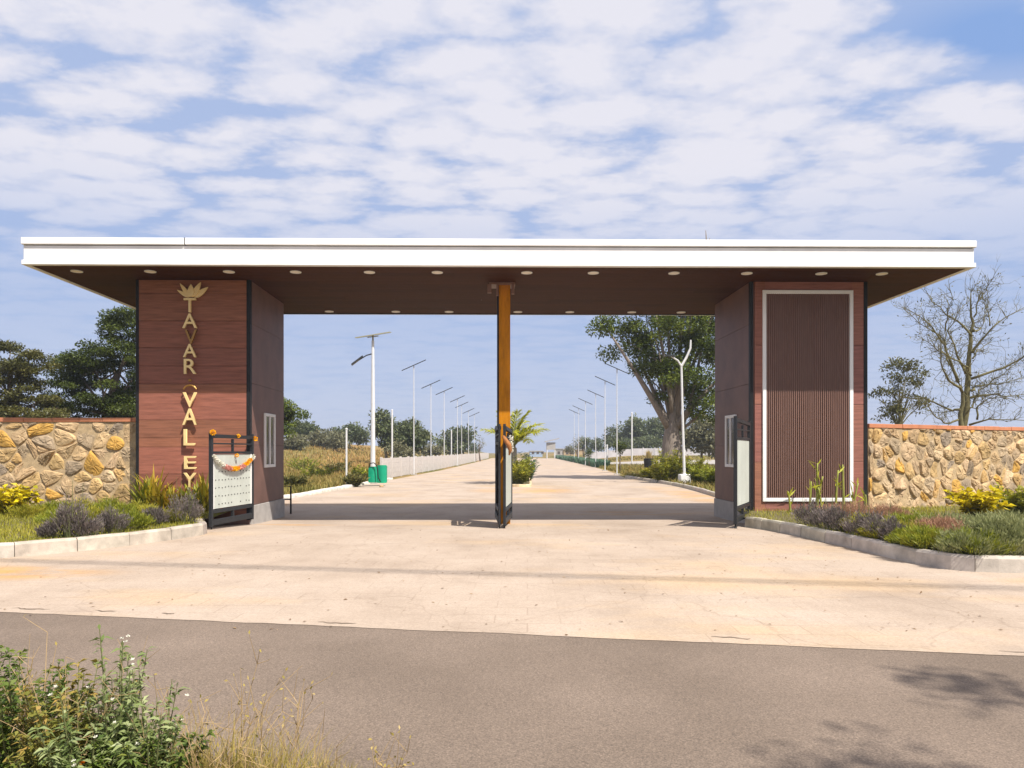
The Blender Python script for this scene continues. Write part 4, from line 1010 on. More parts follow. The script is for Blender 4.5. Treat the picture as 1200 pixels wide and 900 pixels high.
for k in range(19):
    a = 2*math.pi*k/19 + prng.normal(0, .15); el = prng.uniform(.62, 1.5); ln = prng.uniform(2.0, 2.7)
    if k % 5 == 0: el = 1.4; ln = 2.7
    dx = np.array([math.cos(a), math.sin(a), 0]); pts = []
    for u in np.linspace(0, 1, 14):
        pts.append(np.array([0, 0, 1.95]) + dx*ln*(math.cos(el)*u + .15*u*u) + np.array([0, 0, ln*(math.sin(el)*u - (.62-.2*math.sin(el))*u*u*math.cos(el*.6))]))
    m = MB(); m.tube([tuple(p) for p in pts], [.035*(1-.85*u) for u in np.linspace(0, 1, 14)], 5); fr = m.build('frond', M['stem'], pm_)
    P, A, V, LL = [], [], [], []
    for u in np.linspace(.12, .98, 34):
        i = u*13; j = int(i); p = pts[j]*(1-i+j)+pts[min(13, j+1)]*(i-j); tg = pts[min(13, j+1)]-pts[j]; tg = tg/(np.linalg.norm(tg)+1e-9); sd_ = np.cross(tg, [0, 0, 1]); sd_ /= np.linalg.norm(sd_)+1e-6
        for s in (-1, 1):
            P.append(p); A.append(tg*.8+sd_*s*.75+np.array([0, 0, prng.normal(.1, .25)])); V.append(.5+prng.normal(0, .2)); LL.append(.62*math.sin(math.pi*(.12+.8*u))**.6)
    leaves('leaflets', P, A, rdirs(prng, len(P))*.4+np.array([0, 0, 1]), np.array(LL), .075, V, L['palm'], fr, droop=.18)

# ------------------------------------------------------------------ street lamps
def street_lamp(label, x, y, top, side, detail=False, r=.034):
    """side -1: on the left kerb, arm out to the left"""
    z0 = gz(x, y) if abs(x) < 12 else -.17
    t = thing('street_lamp', label, 'street lamp', (x, y, z0), 0, 'street lamps along the inner road')
    H = top-z0
    m = MB(); m.tube([(0, 0, 0), (0, 0, H*.55), (0, 0, H-.2)], [r*1.35, r, r*.7], 8); m.build('pole', M['galv'], t)
    m = MB(); m.box(-.22, .22, -.22, .22, -.05, .06 if not detail else .1, .01); m.build('base_plate', M['concrete_grey'], t)
    s = side
    if not detail:
        m = MB(); sl = .50
        pz = [(-.62*s*-1-.0, -.16, H+.62*sl*.5), (.9*s, -.16, H-.9*sl*.6), (.9*s, .16, H-.9*sl*.6+.05), (.62*s*-1, .16, H+.62*sl*.5+.05)]
        pz = [(-.9, -.16, H-.40*(-s)), (.9, -.16, H+.40*(-s)), (.9, .16, H+.40*(-s)+.06), (-.9, .16, H-.40*(-s)+.06)]
        m.add(pz+[(a, b, c+.07) for a, b, c in pz], [(3,2,1,0),(4,5,6,7),(0,1,5,4),(1,2,6,5),(2,3,7,6),(3,0,4,7)]); m.build('solar_panel', M['lamp_dark'], t)
        m = MB(); m.tube([(0, 0, H-.25), (0, 0, H+.02)], .04, 6); m.build('bracket', M['galv'], t)
        return t
    m = MB(); m.tube([(0, 0, H-.9), (.35*s, 0, H-1.0), (.75*s, 0, H-1.25)], [.035, .032, .028], 6); m.build('arm', M['lamp_dark'], t)
    m = MB(); V = [(.55*s, -.14, H-1.10), (1.15*s, -.14, H-1.55), (1.15*s, .14, H-1.55), (.55*s, .14, H-1.10)]
    V2 = [(a, b, c+.09) for a, b, c in V]; m.add(V+V2, [(3,2,1,0),(4,5,6,7),(0,1,5,4),(1,2,6,5),(2,3,7,6),(3,0,4,7)]); m.build('lamp_head', M['lamp_dark'], t)
    m = MB(); w = .95; V = [(-w+.1*s, -.35, H-.16-.18*s*-1*(1 if s < 0 else 1)), (w+.1*s, -.35, H+.0)]
    pz = [(-w+.05, -.4, H-.12), (w, -.4, H+.18), (w, .4, H+.30), (-w+.05, .4, H+.0)] if s < 0 else [(-w, -.4, H+.22), (w, -.4, H-.12), (w, .4, H+.0), (-w, .4, H+.34)]
    m.add(pz+[(a, b, c+.05) for a, b, c in pz], [(3,2,1,0),(4,5,6,7),(0,1,5,4),(1,2,6,5),(2,3,7,6),(3,0,4,7)]); m.build('solar_panel', M['lamp_dark'] if not detail else M['lamp_olive'], t)
    m = MB(); m.tube([(0, 0, H-.25), (0, 0, H+.08)], .05, 6); m.tube([(-.3, 0, H-.02), (.3, 0, H+.06)], .03, 5); m.build('bracket', M['lamp_olive'], t)
    return t
street_lamp('tall white street lamp beside the green bin left of the road', at(437, 40), 40, hz_(395, 40), -1, True, .105)
names = ['second', 'third', 'fourth', 'fifth', 'sixth', 'seventh', 'eighth']
for k, (px, d, py) in enumerate([(485, 55.5, 429), (505, 71, 451), (520.5, 79, 459), (536, 91, 468), (541, 102, 475), (549, 115, 482), (556, 126, 486)]):
    street_lamp(f'thin pale street lamp, {names[k]} along the left kerb of the inner road', at(px, d), d, hz_(py, d), -1)
for k, (px, d, py) in enumerate([(723, 56, 433), (709, 66, 447), (698, 81, 462), (686, 94.5, 471), (678, 110, 479), (673, 120, 483)]):
    street_lamp(f'thin pale street lamp, {names[k]} along the right kerb of the inner road', at(px, d), d, hz_(py, d), 1)
# forked white lamp before the big tree
t = thing('street_lamp', 'white street lamp with forked top before the large right tree', 'street lamp', (at(802, 39.3), 39.3, -.17), 0, 'street lamps along the inner road')
H = hz_(428, 39.3)+.17
m = MB(); m.box(-.28, .28, -.28, .28, 0, .55, .04); m.build('concrete_base', M['white'], t)
m = MB(); m.tube([(0, 0, .5), (-.1, 0, H*.6), (-.16, 0, H)], [.075, .062, .055], 8); m.build('pole', M['galv'], t)
m = MB(); m.tube([(-.16, 0, H-.05), (-.35, 0, H+.25), (-.75, 0, H+.5)], [.05, .042, .035], 6); m.tube([(-.16, 0, H-.05), (.1, 0, H+.4), (.32, 0, H+.9), (.34, 0, H+1.35)], [.07, .065, .055, .04], 6); m.build('arm', M['galv'], t)
m = MB(); m.add([(-1.0, -.15, H+.48), (-.55, -.15, H+.44), (-.55, .15, H+.44), (-1.0, .15, H+.48), (-1.0, -.15, H+.56), (-.55, -.15, H+.54), (-.55, .15, H+.54), (-1.0, .15, H+.56)], [(3,2,1,0),(4,5,6,7),(0,1,5,4),(1,2,6,5),(2,3,7,6),(3,0,4,7)]); m.build('lamp_head', M['lamp_dark'], t)
# plain thin poles
gp = 'plain thin pale poles in the fields'
for lab, px, d, py in (('thin pale pole in the grass just left of the tall white lamp', 406, 38, 503), ('thin pale pole behind the left boundary wall near the layered tree', 459.5, 75, 481), ('thin pale pole behind the left boundary wall before the dark far trees', 529, 110, 505), ('thin pale pole in the right verge before the far tree mass', 740.5, 92, 484), ('short pale pole in the right field left of the clipped young tree', 711.5, 95, 522)):
    x = at(px, d); m = MB(); z0 = gz(x, d); t = thing('pole', lab, 'pole', (x, d, z0), 0, gp)
    m.tube([(0, 0, 0), (0, 0, hz_(py, d)-z0)], .05 if d < 60 else .09, 6); m.build('shaft', M['galv'], t); m = MB(); m.ball((0, 0, hz_(py, d)-z0), .07 if d < 60 else .11, 6, 4); m.build('cap', M['galv'], t)

# ------------------------------------------------------------------ left boundary wall, green bin
bw = thing('boundary_wall', 'pale precast concrete panel wall along the left side of the inner road', 'wall', (-7.5, 46, -.17))
pan = pst = None
yy = 46.0
while yy < 188:
    st_ = 3.2
    x0 = interp(PL, yy)-.75; x1 = interp(PL, yy+st_)-.75; ang = math.atan2(st_, x1-x0); Ld = math.hypot(st_, x1-x0)
    if pan is None:
        m = MB()
        for k in range(4): m.box(.08, Ld-.06, -.03, .03, .02+k*.33, .02+k*.33+.322, .006)
        for k in range(7): m.box(.3+k*.42, .34+k*.42, -.042, -.031, .05, 1.32)
        pan = m.build('wall_panel', M['precast'], bw); p = pan
        m = MB(); m.box(-.075, .075, -.075, .075, -.1, 1.40, .01); pst = m.build('wall_post', M['precast'], bw); q = pst
    else:
        p = pan.copy(); COL.objects.link(p); q = pst.copy(); COL.objects.link(q)
    p.location = q.location = (x0+7.5, yy-46, 0); p.rotation_euler = q.rotation_euler = (0, 0, ang); p.scale.x = 1.0
    yy += st_
gb = thing('green_bin', 'bright green open topped sheet bin at the foot of the tall white lamp', 'bin', (at(442, 37.6), 37.6, -.02))
def curved(x0, x1, bulge, z0, z1, th=.02):
    m = MB(); V = []; n = 8
    for k in range(n+1):
        u = k/n; x = x0+(x1-x0)*u; y = -bulge*math.sin(math.pi*u)
        V += [(x, y, z0), (x, y, z1), (x, y+th, z0), (x, y+th, z1)]
    Fc = []
    for k in range(n):
        a = 4*k; b = a+4; Fc += [(a, b, b+1, a+1), (b+2, a+2, a+3, b+3), (a+1, b+1, b+3, a+3), (a, a+2, b+2, b)]
    Fc += [(0, 1, 3, 2), (4*n, 4*n+2, 4*n+3, 4*n+1)]; m.add(V, Fc); return m
curved(-.45, .0, .05, .02, .84).build('bin_side', M['green_plastic'], gb, False)
curved(.015, .47, .07, .0, .92).build('bin_side', M['green_plastic'], gb, False)
m = MB(); m.box(-.44, .46, .28, .30, .02, .84); m.box(-.45, -.43, .0, .3, .02, .84); m.box(.45, .47, .0, .3, .02, .88); m.build('bin_back', M['green_plastic'], gb)
m = MB(); m.tube([(-.42, .0, .80), (-.36, -.1, 1.0), (-.15, -.16, 1.04), (.0, -.17, .92), (.06, -.19, .6), (.08, -.19, .3), (.2, -.16, .06)], .028, 6); m.build('hoop', M['dark'], gb)
t = tag(None or MB().build('x', None), kind='structure') if False else None
m = MB(); m.ball((0, 0, .05), .10, 7, 5, (1.2, .8, .8)); o = m.build('stone', M['stone'] if False else M['mortar']); o.location = (at(447, 36.2), 36.2, -.17); tag(o, 'loose stone lying on the road by the green bin', 'stone')

# ------------------------------------------------------------------ trees near the gate
def lobes_px(L_, d, foot):
    """lobes given as (px, py, rx px, rz px, depth offset, ry)"""
    s = d/F; out = []
    for px, py, rx, rz, dy, ry in L_: out.append((at(px, d)-foot[0], dy, hz_(py, d)-foot[2], rx*s, ry, rz*s))
    return out
d = 45.0; f = (at(790, d), d, -.17)
lb = lobes_px([(716, 384, 20, 11, 0, 1.3), (742, 400, 26, 20, 1, 1.6), (762, 385, 30, 22, -1, 2), (795, 385, 34, 30, 0, 2.2), (828, 392, 30, 34, 1, 2.2), (765, 432, 20, 18, .5, 1.2), (752, 420, 16, 14, 0, 1.0), (838, 440, 22, 36, -.5, 1.6),
               (828, 480, 22, 22, 0, 1.2), (800, 335, 70, 32, 0, 2.8), (826, 322, 42, 18, 0, 2), (850, 350, 40, 40, 0, 2.4), (772, 462, 10, 10, 0, .6), (812, 455, 16, 22, 1.2, 1.0), (845, 500, 14, 14, 0, .8), (792, 425, 22, 30, 1.6, 1.2), (815, 420, 18, 22, -1.4, .9), (800, 450, 22, 12, 1.5, 1.0), (786, 440, 18, 14, -1.6, .8), (822, 462, 20, 16, -1.4, .9), (770, 448, 12, 9, -1.0, .7), (806, 478, 16, 9, -1.3, .7), (795, 392, 24, 20, -1.8, 1.0)], d, f)
bt = tree('large_tree', 'large old tree with thick grey trunk and green crown reaching above the gate roof', 'tree', f, lb,
     [(0, 0, -.2, 1.1), (-.05, 0, .8, .84), (-.15, 0, 2.0, .62), (-.15, 0, 2.9, .48), (-.1, 0, 3.8, .28), (-.05, 0, 4.6, .15)], 42000, .20, L['bright'], 'grey_bark', 5, 200, .72, .6, 14, 10)
# the upright stems that fan out of the trunk
m = MB(); s = d/F
def pp(px, py, dy=0): return (at(px, d)-f[0], dy, hz_(py, d)-f[2])
for P, r0 in (([pp(786, 500), pp(778, 455), pp(772, 410), pp(760, 375)], .26), ([pp(788, 500), pp(786, 440), pp(783, 390), pp(778, 330)], .36), ([pp(794, 500), pp(797, 450), pp(806, 400), pp(812, 340)], .42),
              ([pp(798, 505), pp(812, 460), pp(822, 410), pp(836, 360)], .34), ([pp(797, 505), pp(815, 490), pp(832, 470), pp(850, 450)], .25), ([pp(780, 470), pp(770, 452), pp(752, 436)], .16), ([pp(784, 440), pp(766, 420), pp(735, 400), pp(705, 380)], .12), ([pp(783, 500), pp(776, 480), pp(768, 455), pp(764, 440)], .14)):
    m.tube(P, [r0*.42*(1-.75*i/(len(P)-1)) for i in range(len(P))], 8)
m.tube([pp(826, 310), pp(828, 285), pp(827, 270)], [.08, .05, .02], 5); m.tube([pp(827, 288), pp(832, 279)], [.04, .02], 4)
m.build('limb', M['grey_bark'], bt, True)
# left: trees behind the stone wall
d = 36.0; f = (at(118, d), d, 0)
tree('dense_tree', 'dense dark green tree rising beside the lettered pillar behind the left wall', 'tree', f,
     lobes_px([(157, 370, 11, 10, 0, 1.0), (128, 398, 16, 9, .3, 1.0), (92, 414, 14, 8, .3, 1.0), (150, 385, 18, 22, 0, 1.5), (135, 410, 30, 18, 0, 1.6), (105, 425, 32, 18, 0, 1.6), (80, 430, 26, 14, .5, 1.4), (115, 455, 48, 22, 0, 2), (85, 470, 34, 22, 0, 1.6), (150, 450, 30, 40, 1, 1.8), (180, 420, 30, 50, 0, 1.8), (150, 480, 40, 20, 0, 1.6), (110, 490, 60, 20, 0, 1.8)], d, f),
     [(0, 0, -.2, .35), (.1, 0, 1.5, .28), (.3, 0, 3.5, .2), (.8, 0, 5.5, .1)], 60000, .135, L['broad'], 'bark', 6, 230, .55, .38, 30)
d = 33.0; f = (at(10, d), d, 0)
tree('olive_tree', 'olive green spreading tree at the far left behind the stone wall', 'tree', f,
     lobes_px([(2, 404, 14, 7, 0, 1.0), (40, 414, 12, 7, 0, .8), (5, 415, 28, 12, 0, 1.4), (35, 428, 22, 12, 0, 1.2), (15, 440, 40, 14, 0, 1.6), (45, 462, 26, 12, 0, 1.3), (0, 470, 30, 16, 0, 1.4), (-30, 440, 40, 30, 0, 1.6), (55, 485, 24, 10, 0, 1.2), (25, 488, 44, 10, 0, 1.4)], d, f),
     [(0, 0, -.2, .28), (.05, 0, 1.5, .22), (.0, 0, 3.0, .16), (-.1, 0, 4.3, .08)], 30000, .125, L['olive'], 'bark', 7, 140, .48, .36, 28)
d = 44.0; f = (at(312, d), d, -.1)
tree('leaning_tree', 'green tree with a branch reaching out from behind the left pillar', 'tree', f,
     lobes_px([(318, 480, 22, 20, 0, 1.3), (345, 486, 16, 5, 0, .7), (338, 478, 9, 6, 0, .6), (330, 500, 14, 14, 0, 1), (300, 500, 24, 20, 0, 1.2)], d, f),
     [(0, 0, -.1, .22), (.1, 0, 1.5, .17), (.3, 0, 2.8, .1)], 8000, .16, L['bright'], 'bark', 8, 46, .5, .5, 14)
# right: bare tree and sparse tree behind the wall
def bare_tree():
    d = 32.0; f = (at(1130, d), d, 0); rng = np.random.default_rng(12)
    t = thing('bare_tree', 'leafless spreading tree with mossy branches behind the right wall', 'tree', f); mb = MB(); tw = MB(); LP = []
    def P5(x, y, dy=0): px = 1000+x/5; py = 320+y/5; return Vector((at(px, d)-f[0], dy, hz_(py, d)-f[2]))
    limbs = [([(632, 1100), (634, 900), (640, 700), (615, 640)], .24), ([(655, 1100), (662, 900), (690, 600), (705, 400), (706, 250), (705, 110)], .26),
             ([(640, 800), (600, 805), (450, 728), (340, 722)], .10), ([(640, 700), (520, 640), (430, 540), (390, 430)], .10), ([(615, 640), (560, 520), (520, 430), (430, 320), (300, 235)], .11), ([(660, 590), (600, 480), (540, 340), (625, 200)], .09),
             ([(695, 370), (630, 280), (560, 225), (480, 110)], .08), ([(700, 470), (730, 400), (800, 310), (960, 210)], .10), ([(690, 620), (850, 560), (930, 500), (995, 430)], .09), ([(690, 730), (780, 715), (870, 722), (1010, 712)], .09),
             ([(690, 690), (730, 660), (880, 650), (1040, 610)], .09), ([(680, 890), (740, 860), (910, 872)], .08), ([(725, 860), (735, 780), (800, 735), (900, 730)], .07), ([(615, 860), (520, 880), (440, 820), (370, 750)], .07),
             ([(705, 330), (770, 330), (850, 290), (930, 180)], .07), ([(690, 600), (640, 560), (520, 520), (400, 480), (280, 420)], .08), ([(705, 260), (720, 170), (760, 110), (775, 60)], .05), ([(700, 500), (780, 440), (900, 390)], .06),
             ([(600, 600), (570, 500), (580, 380), (500, 300), (390, 190)], .07), ([(665, 820), (700, 770), (730, 690), (870, 600), (960, 520)], .07), ([(540, 340), (500, 250), (470, 150)], .05), ([(800, 310), (800, 230), (790, 160)], .05)]
    def twigs(p, dr, ln, r, lev):
        n = 5; pts = [p]; q = p.copy(); dd = dr.copy()
        for k in range(n):
            dd = (dd + Vector(rng.normal(0, .22, 3)) + Vector((0, 0, .05))).normalized(); q = q + dd*ln/n; pts.append(q.copy())
        tw.tube(pts, [r*(1-.7*i/n) for i in range(n+1)], 4, False)
        if rng.uniform() < .25: LP.append((tuple(pts[-1]), tuple(dd)))
        if lev > 0:
            for k in range(int(rng.integers(2, 4))):
                i = int(rng.integers(1, n+1)); dv = (dd + Vector(rng.normal(0, .75, 3)))
                twigs(pts[i], dv.normalized(), ln*rng.uniform(.45, .75), r*.55, lev-1)
    for L_, r0 in limbs:
        dy0 = rng.normal(0, .15) if r0 > .2 else 0; yd = rng.normal(0, .9); n = len(L_)
        pts = [P5(x, y, dy0 + yd*(i/(n-1))*(0 if r0 > .2 else 1)) for i, (x, y) in enumerate(L_)]
        fin = []
        for a, b in zip(pts, pts[1:]):
            for u in (0, .34, .67): fin.append(a.lerp(b, u)+Vector(rng.normal(0, .035, 3))*(1 if u else 0))
        fin.append(pts[-1]); k = len(fin)
        mb.tube(fin, [max(.014, r0*.66*(1-.88*i/(k-1))) for i in range(k)], 7)
        for i in range(2 if r0 < .2 else k//2, k):
            for _ in range(3 if r0 < .2 else 2):
                dv = (fin[min(i+1, k-1)]-fin[i-1]).normalized() + Vector(rng.normal(0, .8, 3)); twigs(fin[i], dv.normalized(), rng.uniform(.4, 1.0), .013, 2 if rng.uniform() < .4 else 1)
    mb.build('trunk', M['bark_green'], t, True); tw.build('twigs', M['bark_green'], t)
    n = len(LP); leaves('foliage', [p for p, q in LP], [q for p, q in LP], rdirs(rng, n), .12, .05, rng.uniform(0, 1, n), L['olive'], t)
bare_tree()
d = 46.0; f = (at(1055, d), d, 0)
tree('sparse_tree', 'thin open crowned dark tree left of the leafless tree behind the right wall', 'tree', f,
     lobes_px([(1052, 428, 16, 7, 0, 1.0), (1045, 445, 14, 7, 0, 1), (1040, 460, 16, 6, 0, .9), (1062, 455, 14, 12, 0, 1), (1075, 440, 12, 12, 0, 1), (1048, 475, 14, 7, 0, .9), (1078, 470, 8, 14, 0, .7), (1040, 488, 10, 6, 0, .6)], d, f),
     [(0, 0, -.1, .16), (-.02, 0, 1.8, .13), (-.1, 0, 3.0, .09), (0, 0, 4.6, .05)], 2600, .20, L['olive'], 'bark_green', 9, 70, .42, .5, 34)

# bushes by the forked lamp
gbv = 'bushes by the forked lamp on the right verge'
def V_(px, d): return (at(px, d), d, gz(at(px, d), d) if d < 90 else gz(at(px, d), d))
for k, (px, d, h, r, lm, lab) in enumerate([(790, 41.5, 1.95, 1.0, 'ygreen', 'tall yellow green bush directly behind the forked lamp'), (774, 41.0, 1.5, .8, 'ygreen', 'yellow green bush left of the forked lamp base'), (812, 42.0, 1.6, .9, 'ygreen', 'yellow green bush right of the forked lamp pole'), (822, 38.0, 1.1, .9, 'mid', 'dark green low bush right of the forked lamp base'), (838, 36.5, 1.1, .9, 'mid', 'dark green low bush at the right pillar edge beyond the gate'), (760, 44.5, .75, .6, 'ygreen', 'small yellow green bush at the kerb end left of the lamp bushes')]):
    shrub('verge_bush', lab, 'shrub', V_(px, d), h, r, L[lm], 120+k, 60, 34, .22, .06, .95, .1, group=gbv, sr=.012)
# clipped young trees
gy = 'clipped young trees on the right verge'
for k, (px, d, py, lab) in enumerate([(726.5, 60, 524, 'clipped round young tree on a thin stem beside the second right lamp'), (690.5, 88, 531, 'small clipped young tree farther along the right verge')]):
    f = V_(px, d); H = hz_(py, d)-f[2]
    tree('young_tree', lab, 'tree', f, [(0, 0, H, .45, .45, .45)], [(0, 0, 0, .06), (0, 0, H*.6, .05), (0, 0, H, .04)], 700, .16, L['broad'], 'bark', 130+k, 16, .3, .9, 3, 5, gy)
# dark planter with a dry plume
t = thing('planter', 'dark drum planter with a pale dry plume in the right field', 'planter', (at(760, 70), 70, gz(at(760, 70), 70)+.1))
m = MB(); m.tube([(0, 0, -.1), (0, 0, .1), (0, 0, .9), (0, 0, .98), (0, 0, 1.0)], [.38, .40, .46, .5, .46], 12); m.build('drum', M['dark'], t)
r_ = np.random.default_rng(3); n = 120; P = np.zeros((n, 3)); P[:,2] = .95; P[:,:2] = r_.normal(0, .1, (n, 2)); blades('plume', P, r_.uniform(.5, 1.0, n), .05, r_.uniform(.05, .4, n), r_.uniform(.6, 1, n), L['dry'], t, r_)

# ------------------------------------------------------------------ far trees, each its own
gfl = 'far trees left of the inner road'; gfr = 'far trees right of the inner road'
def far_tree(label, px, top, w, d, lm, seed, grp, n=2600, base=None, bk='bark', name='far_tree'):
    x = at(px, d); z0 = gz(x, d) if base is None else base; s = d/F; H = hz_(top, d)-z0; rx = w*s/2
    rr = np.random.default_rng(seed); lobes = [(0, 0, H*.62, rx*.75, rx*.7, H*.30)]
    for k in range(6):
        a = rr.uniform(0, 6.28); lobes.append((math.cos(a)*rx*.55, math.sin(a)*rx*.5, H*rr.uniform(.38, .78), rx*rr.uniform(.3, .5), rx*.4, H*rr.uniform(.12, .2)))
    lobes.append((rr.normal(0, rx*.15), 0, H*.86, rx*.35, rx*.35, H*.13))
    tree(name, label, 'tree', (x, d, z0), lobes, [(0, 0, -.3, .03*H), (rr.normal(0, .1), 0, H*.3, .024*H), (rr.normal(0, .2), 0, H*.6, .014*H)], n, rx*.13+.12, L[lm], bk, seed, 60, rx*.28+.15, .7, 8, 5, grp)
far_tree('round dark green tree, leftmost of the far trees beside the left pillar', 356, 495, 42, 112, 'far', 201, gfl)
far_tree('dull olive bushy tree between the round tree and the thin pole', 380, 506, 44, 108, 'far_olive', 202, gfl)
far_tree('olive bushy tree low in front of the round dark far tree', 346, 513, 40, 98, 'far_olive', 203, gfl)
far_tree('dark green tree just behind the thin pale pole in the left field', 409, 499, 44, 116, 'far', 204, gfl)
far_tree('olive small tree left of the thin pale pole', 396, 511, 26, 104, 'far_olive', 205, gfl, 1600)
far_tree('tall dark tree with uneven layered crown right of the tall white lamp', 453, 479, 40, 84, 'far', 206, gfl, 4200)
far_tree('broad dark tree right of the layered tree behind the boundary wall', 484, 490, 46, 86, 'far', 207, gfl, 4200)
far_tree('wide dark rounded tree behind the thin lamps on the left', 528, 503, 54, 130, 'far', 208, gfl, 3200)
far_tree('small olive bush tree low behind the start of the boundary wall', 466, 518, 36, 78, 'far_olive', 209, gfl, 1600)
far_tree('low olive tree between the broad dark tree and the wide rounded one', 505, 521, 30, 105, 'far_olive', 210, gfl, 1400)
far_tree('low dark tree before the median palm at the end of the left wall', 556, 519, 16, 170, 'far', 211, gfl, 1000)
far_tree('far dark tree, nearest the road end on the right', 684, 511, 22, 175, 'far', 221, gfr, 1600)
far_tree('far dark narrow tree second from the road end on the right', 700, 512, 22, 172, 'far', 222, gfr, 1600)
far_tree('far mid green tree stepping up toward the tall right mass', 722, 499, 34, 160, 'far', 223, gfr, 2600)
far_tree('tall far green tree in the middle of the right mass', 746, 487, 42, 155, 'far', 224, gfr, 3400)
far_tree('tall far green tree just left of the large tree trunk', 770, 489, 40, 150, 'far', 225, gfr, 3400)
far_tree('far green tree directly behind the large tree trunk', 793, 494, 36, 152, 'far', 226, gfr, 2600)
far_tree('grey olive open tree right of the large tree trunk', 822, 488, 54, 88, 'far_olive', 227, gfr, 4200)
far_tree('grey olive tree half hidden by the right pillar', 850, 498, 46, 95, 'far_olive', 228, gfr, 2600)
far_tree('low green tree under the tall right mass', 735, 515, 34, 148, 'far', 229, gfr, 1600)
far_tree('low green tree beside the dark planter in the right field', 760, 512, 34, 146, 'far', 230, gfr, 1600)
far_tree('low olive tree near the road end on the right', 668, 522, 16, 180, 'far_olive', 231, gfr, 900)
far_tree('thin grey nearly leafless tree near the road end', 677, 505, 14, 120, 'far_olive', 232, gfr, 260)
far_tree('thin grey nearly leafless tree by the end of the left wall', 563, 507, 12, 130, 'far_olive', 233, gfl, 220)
M['wash'] = mat('whitewash', (.50, .48, .50), .9, .15, .6)
# low white wall across the right field
ww = thing('white_wall', 'low white boundary wall far across the right field under the trees', 'wall', (16, 140, 0))
m = MB()
for k in range(24):
    x = k*2.2; m.box(x, x+2.15, -.1+.02*(k % 2), .1, gz(16+x, 140)-.1, gz(16+x, 140)+1.35)
m.build('wall_panel', M['wash'], ww); m = MB()
for k in range(25): m.box(k*2.2-.12, k*2.2+.1, -.14, .14, gz(16+k*2.2, 140)-.1, gz(16+k*2.2, 140)+1.5)
m.build('wall_pier', M['wash'], ww)
# shelter on posts at the road end and low buildings
sh = thing('shelter', 'small grey slant roofed shelter on posts at the far road end', 'shelter', (at(646, 185), 185, 0))
m = MB(); m.add([(-1.6, -1.5, 3.9), (1.9, -1.5, 4.7), (1.9, 1.5, 4.7), (-1.6, 1.5, 3.9), (-1.6, -1.5, 4.15), (1.9, -1.5, 4.95), (1.9, 1.5, 4.95), (-1.6, 1.5, 4.15)], [(3,2,1,0),(4,5,6,7),(0,1,5,4),(1,2,6,5),(2,3,7,6),(3,0,4,7)]); m.build('roof', M['shed'], sh)
m = MB(); m.box(-1.2, 1.0, -.9, .9, 2.0, 3.85); m.build('cabin', M['shed'], sh)
for x, y in ((-1.1, -.8), (.9, -.8), (-1.1, .8), (.9, .8)):
    m = MB(); m.box(x-.1, x+.1, y-.1, y+.1, -.3, 2.0); m.build('leg', M['galv'], sh)
M['blue'] = mat('pale_blue_paint', (.30, .40, .55), .7, .1, 1)
for lab, px, d, w, h, mm in (('low pale blue building at the far road end left of the shelter', 628, 235, 4, 1.7, 'blue'), ('low grey building at the far road end right of the shelter', 660, 225, 5, 2.4, 'shed'), ('low ochre building at the far right of the road end', 672, 215, 6, 2.2, 'mortar')):
    t = thing('far_building', lab, 'building', (at(px, d), d, -.17), 0, 'low buildings at the road end'); m = MB(); m.box(-w/2, w/2, -2, 2, 0, h); m.build('wall', M[mm], t)
    m = MB(); m.box(-w/2-.2, w/2+.2, -2.2, 2.2, h+.002, h+.25); m.build('roof', M['shed'], t)
    m = MB(); [m.box(-w/2+.6+k*1.5, -w/2+1.4+k*1.5, -2.03, -1.99, .9, 1.8) for k in range(3)]; m.build('window', M['glass'], t)

# hedge strips along the right kerb and the grass of the fields
def strip_grass(name, label, pts, n, h, w, lm, seed, vm=.5):
    pos = np.array(pts); o = blades(name, pos, h, w, np.random.default_rng(seed).uniform(.1, .8, len(pos)), vm+np.random.default_rng(seed+1).normal(0, .2, len(pos)), L[lm], None, np.random.default_rng(seed)); return tag(o, label, 'grass', kind='stuff')
rg = np.random.default_rng(51)
def field_pts(n, side, y0, y1):
    out = []
    while len(out) < n:
        y = y0*(y1/y0)**rg.uniform(); 
        if side < 0: x = interp(PL, y)-.45-rg.exponential(7+.10*y); 
        else: x = interp(PR, y)+.35+rg.exponential(6+.08*y)
        if side < 0 and y > 46 and x > interp(PL, y)-1.0: continue
        if side > 0 and 92 < y < 118 and x > 13: continue
        if abs(x) > 70: continue
        out.append((x, y, gz(x, y)-.02))
    return np.array(out)
p = field_pts(42000, -1, 22.5, 130); n = len(p)
pt = .5+.5*np.sin(p[:,0]*.35+np.sin(p[:,1]*.21)*2)*np.sin(p[:,1]*.27+.6)
near = 1-np.clip((p[:,1]-30)/50, 0, 1)
hh = rg.uniform(.2, .55, n)*(.6+.7*pt); o = blades('field_grass', p, hh, .012+.0011*p[:,1], rg.uniform(.15, .8, n), .62-.38*near+.35*(pt-.5)+rg.normal(0, .15, n), L['field'], None, rg); tag(o, 'rough green and brown field grass left of the inner road', 'grass', kind='stuff')
p = field_pts(30000, 1, 22.5, 130); n = len(p); o = blades('field_grass', p, rg.uniform(.15, .42, n), .012+.0010*p[:,1], rg.uniform(.15, .8, n), .28+rg.normal(0, .2, n), L['field'], None, rg); tag(o, 'rough green field grass right of the inner road', 'grass', kind='stuff')
pts = []
for k in range(5000):
    y = rg.uniform(80, 185); pts.append((interp(PR, y)+rg.uniform(.1, 1.6), y, -.17))
strip_grass('hedge_strip', 'blue green ground hedge along the far right kerb', pts, 5000, .9, .2, 'teal', 5)
gsb = 'scrub bushes in the left field'
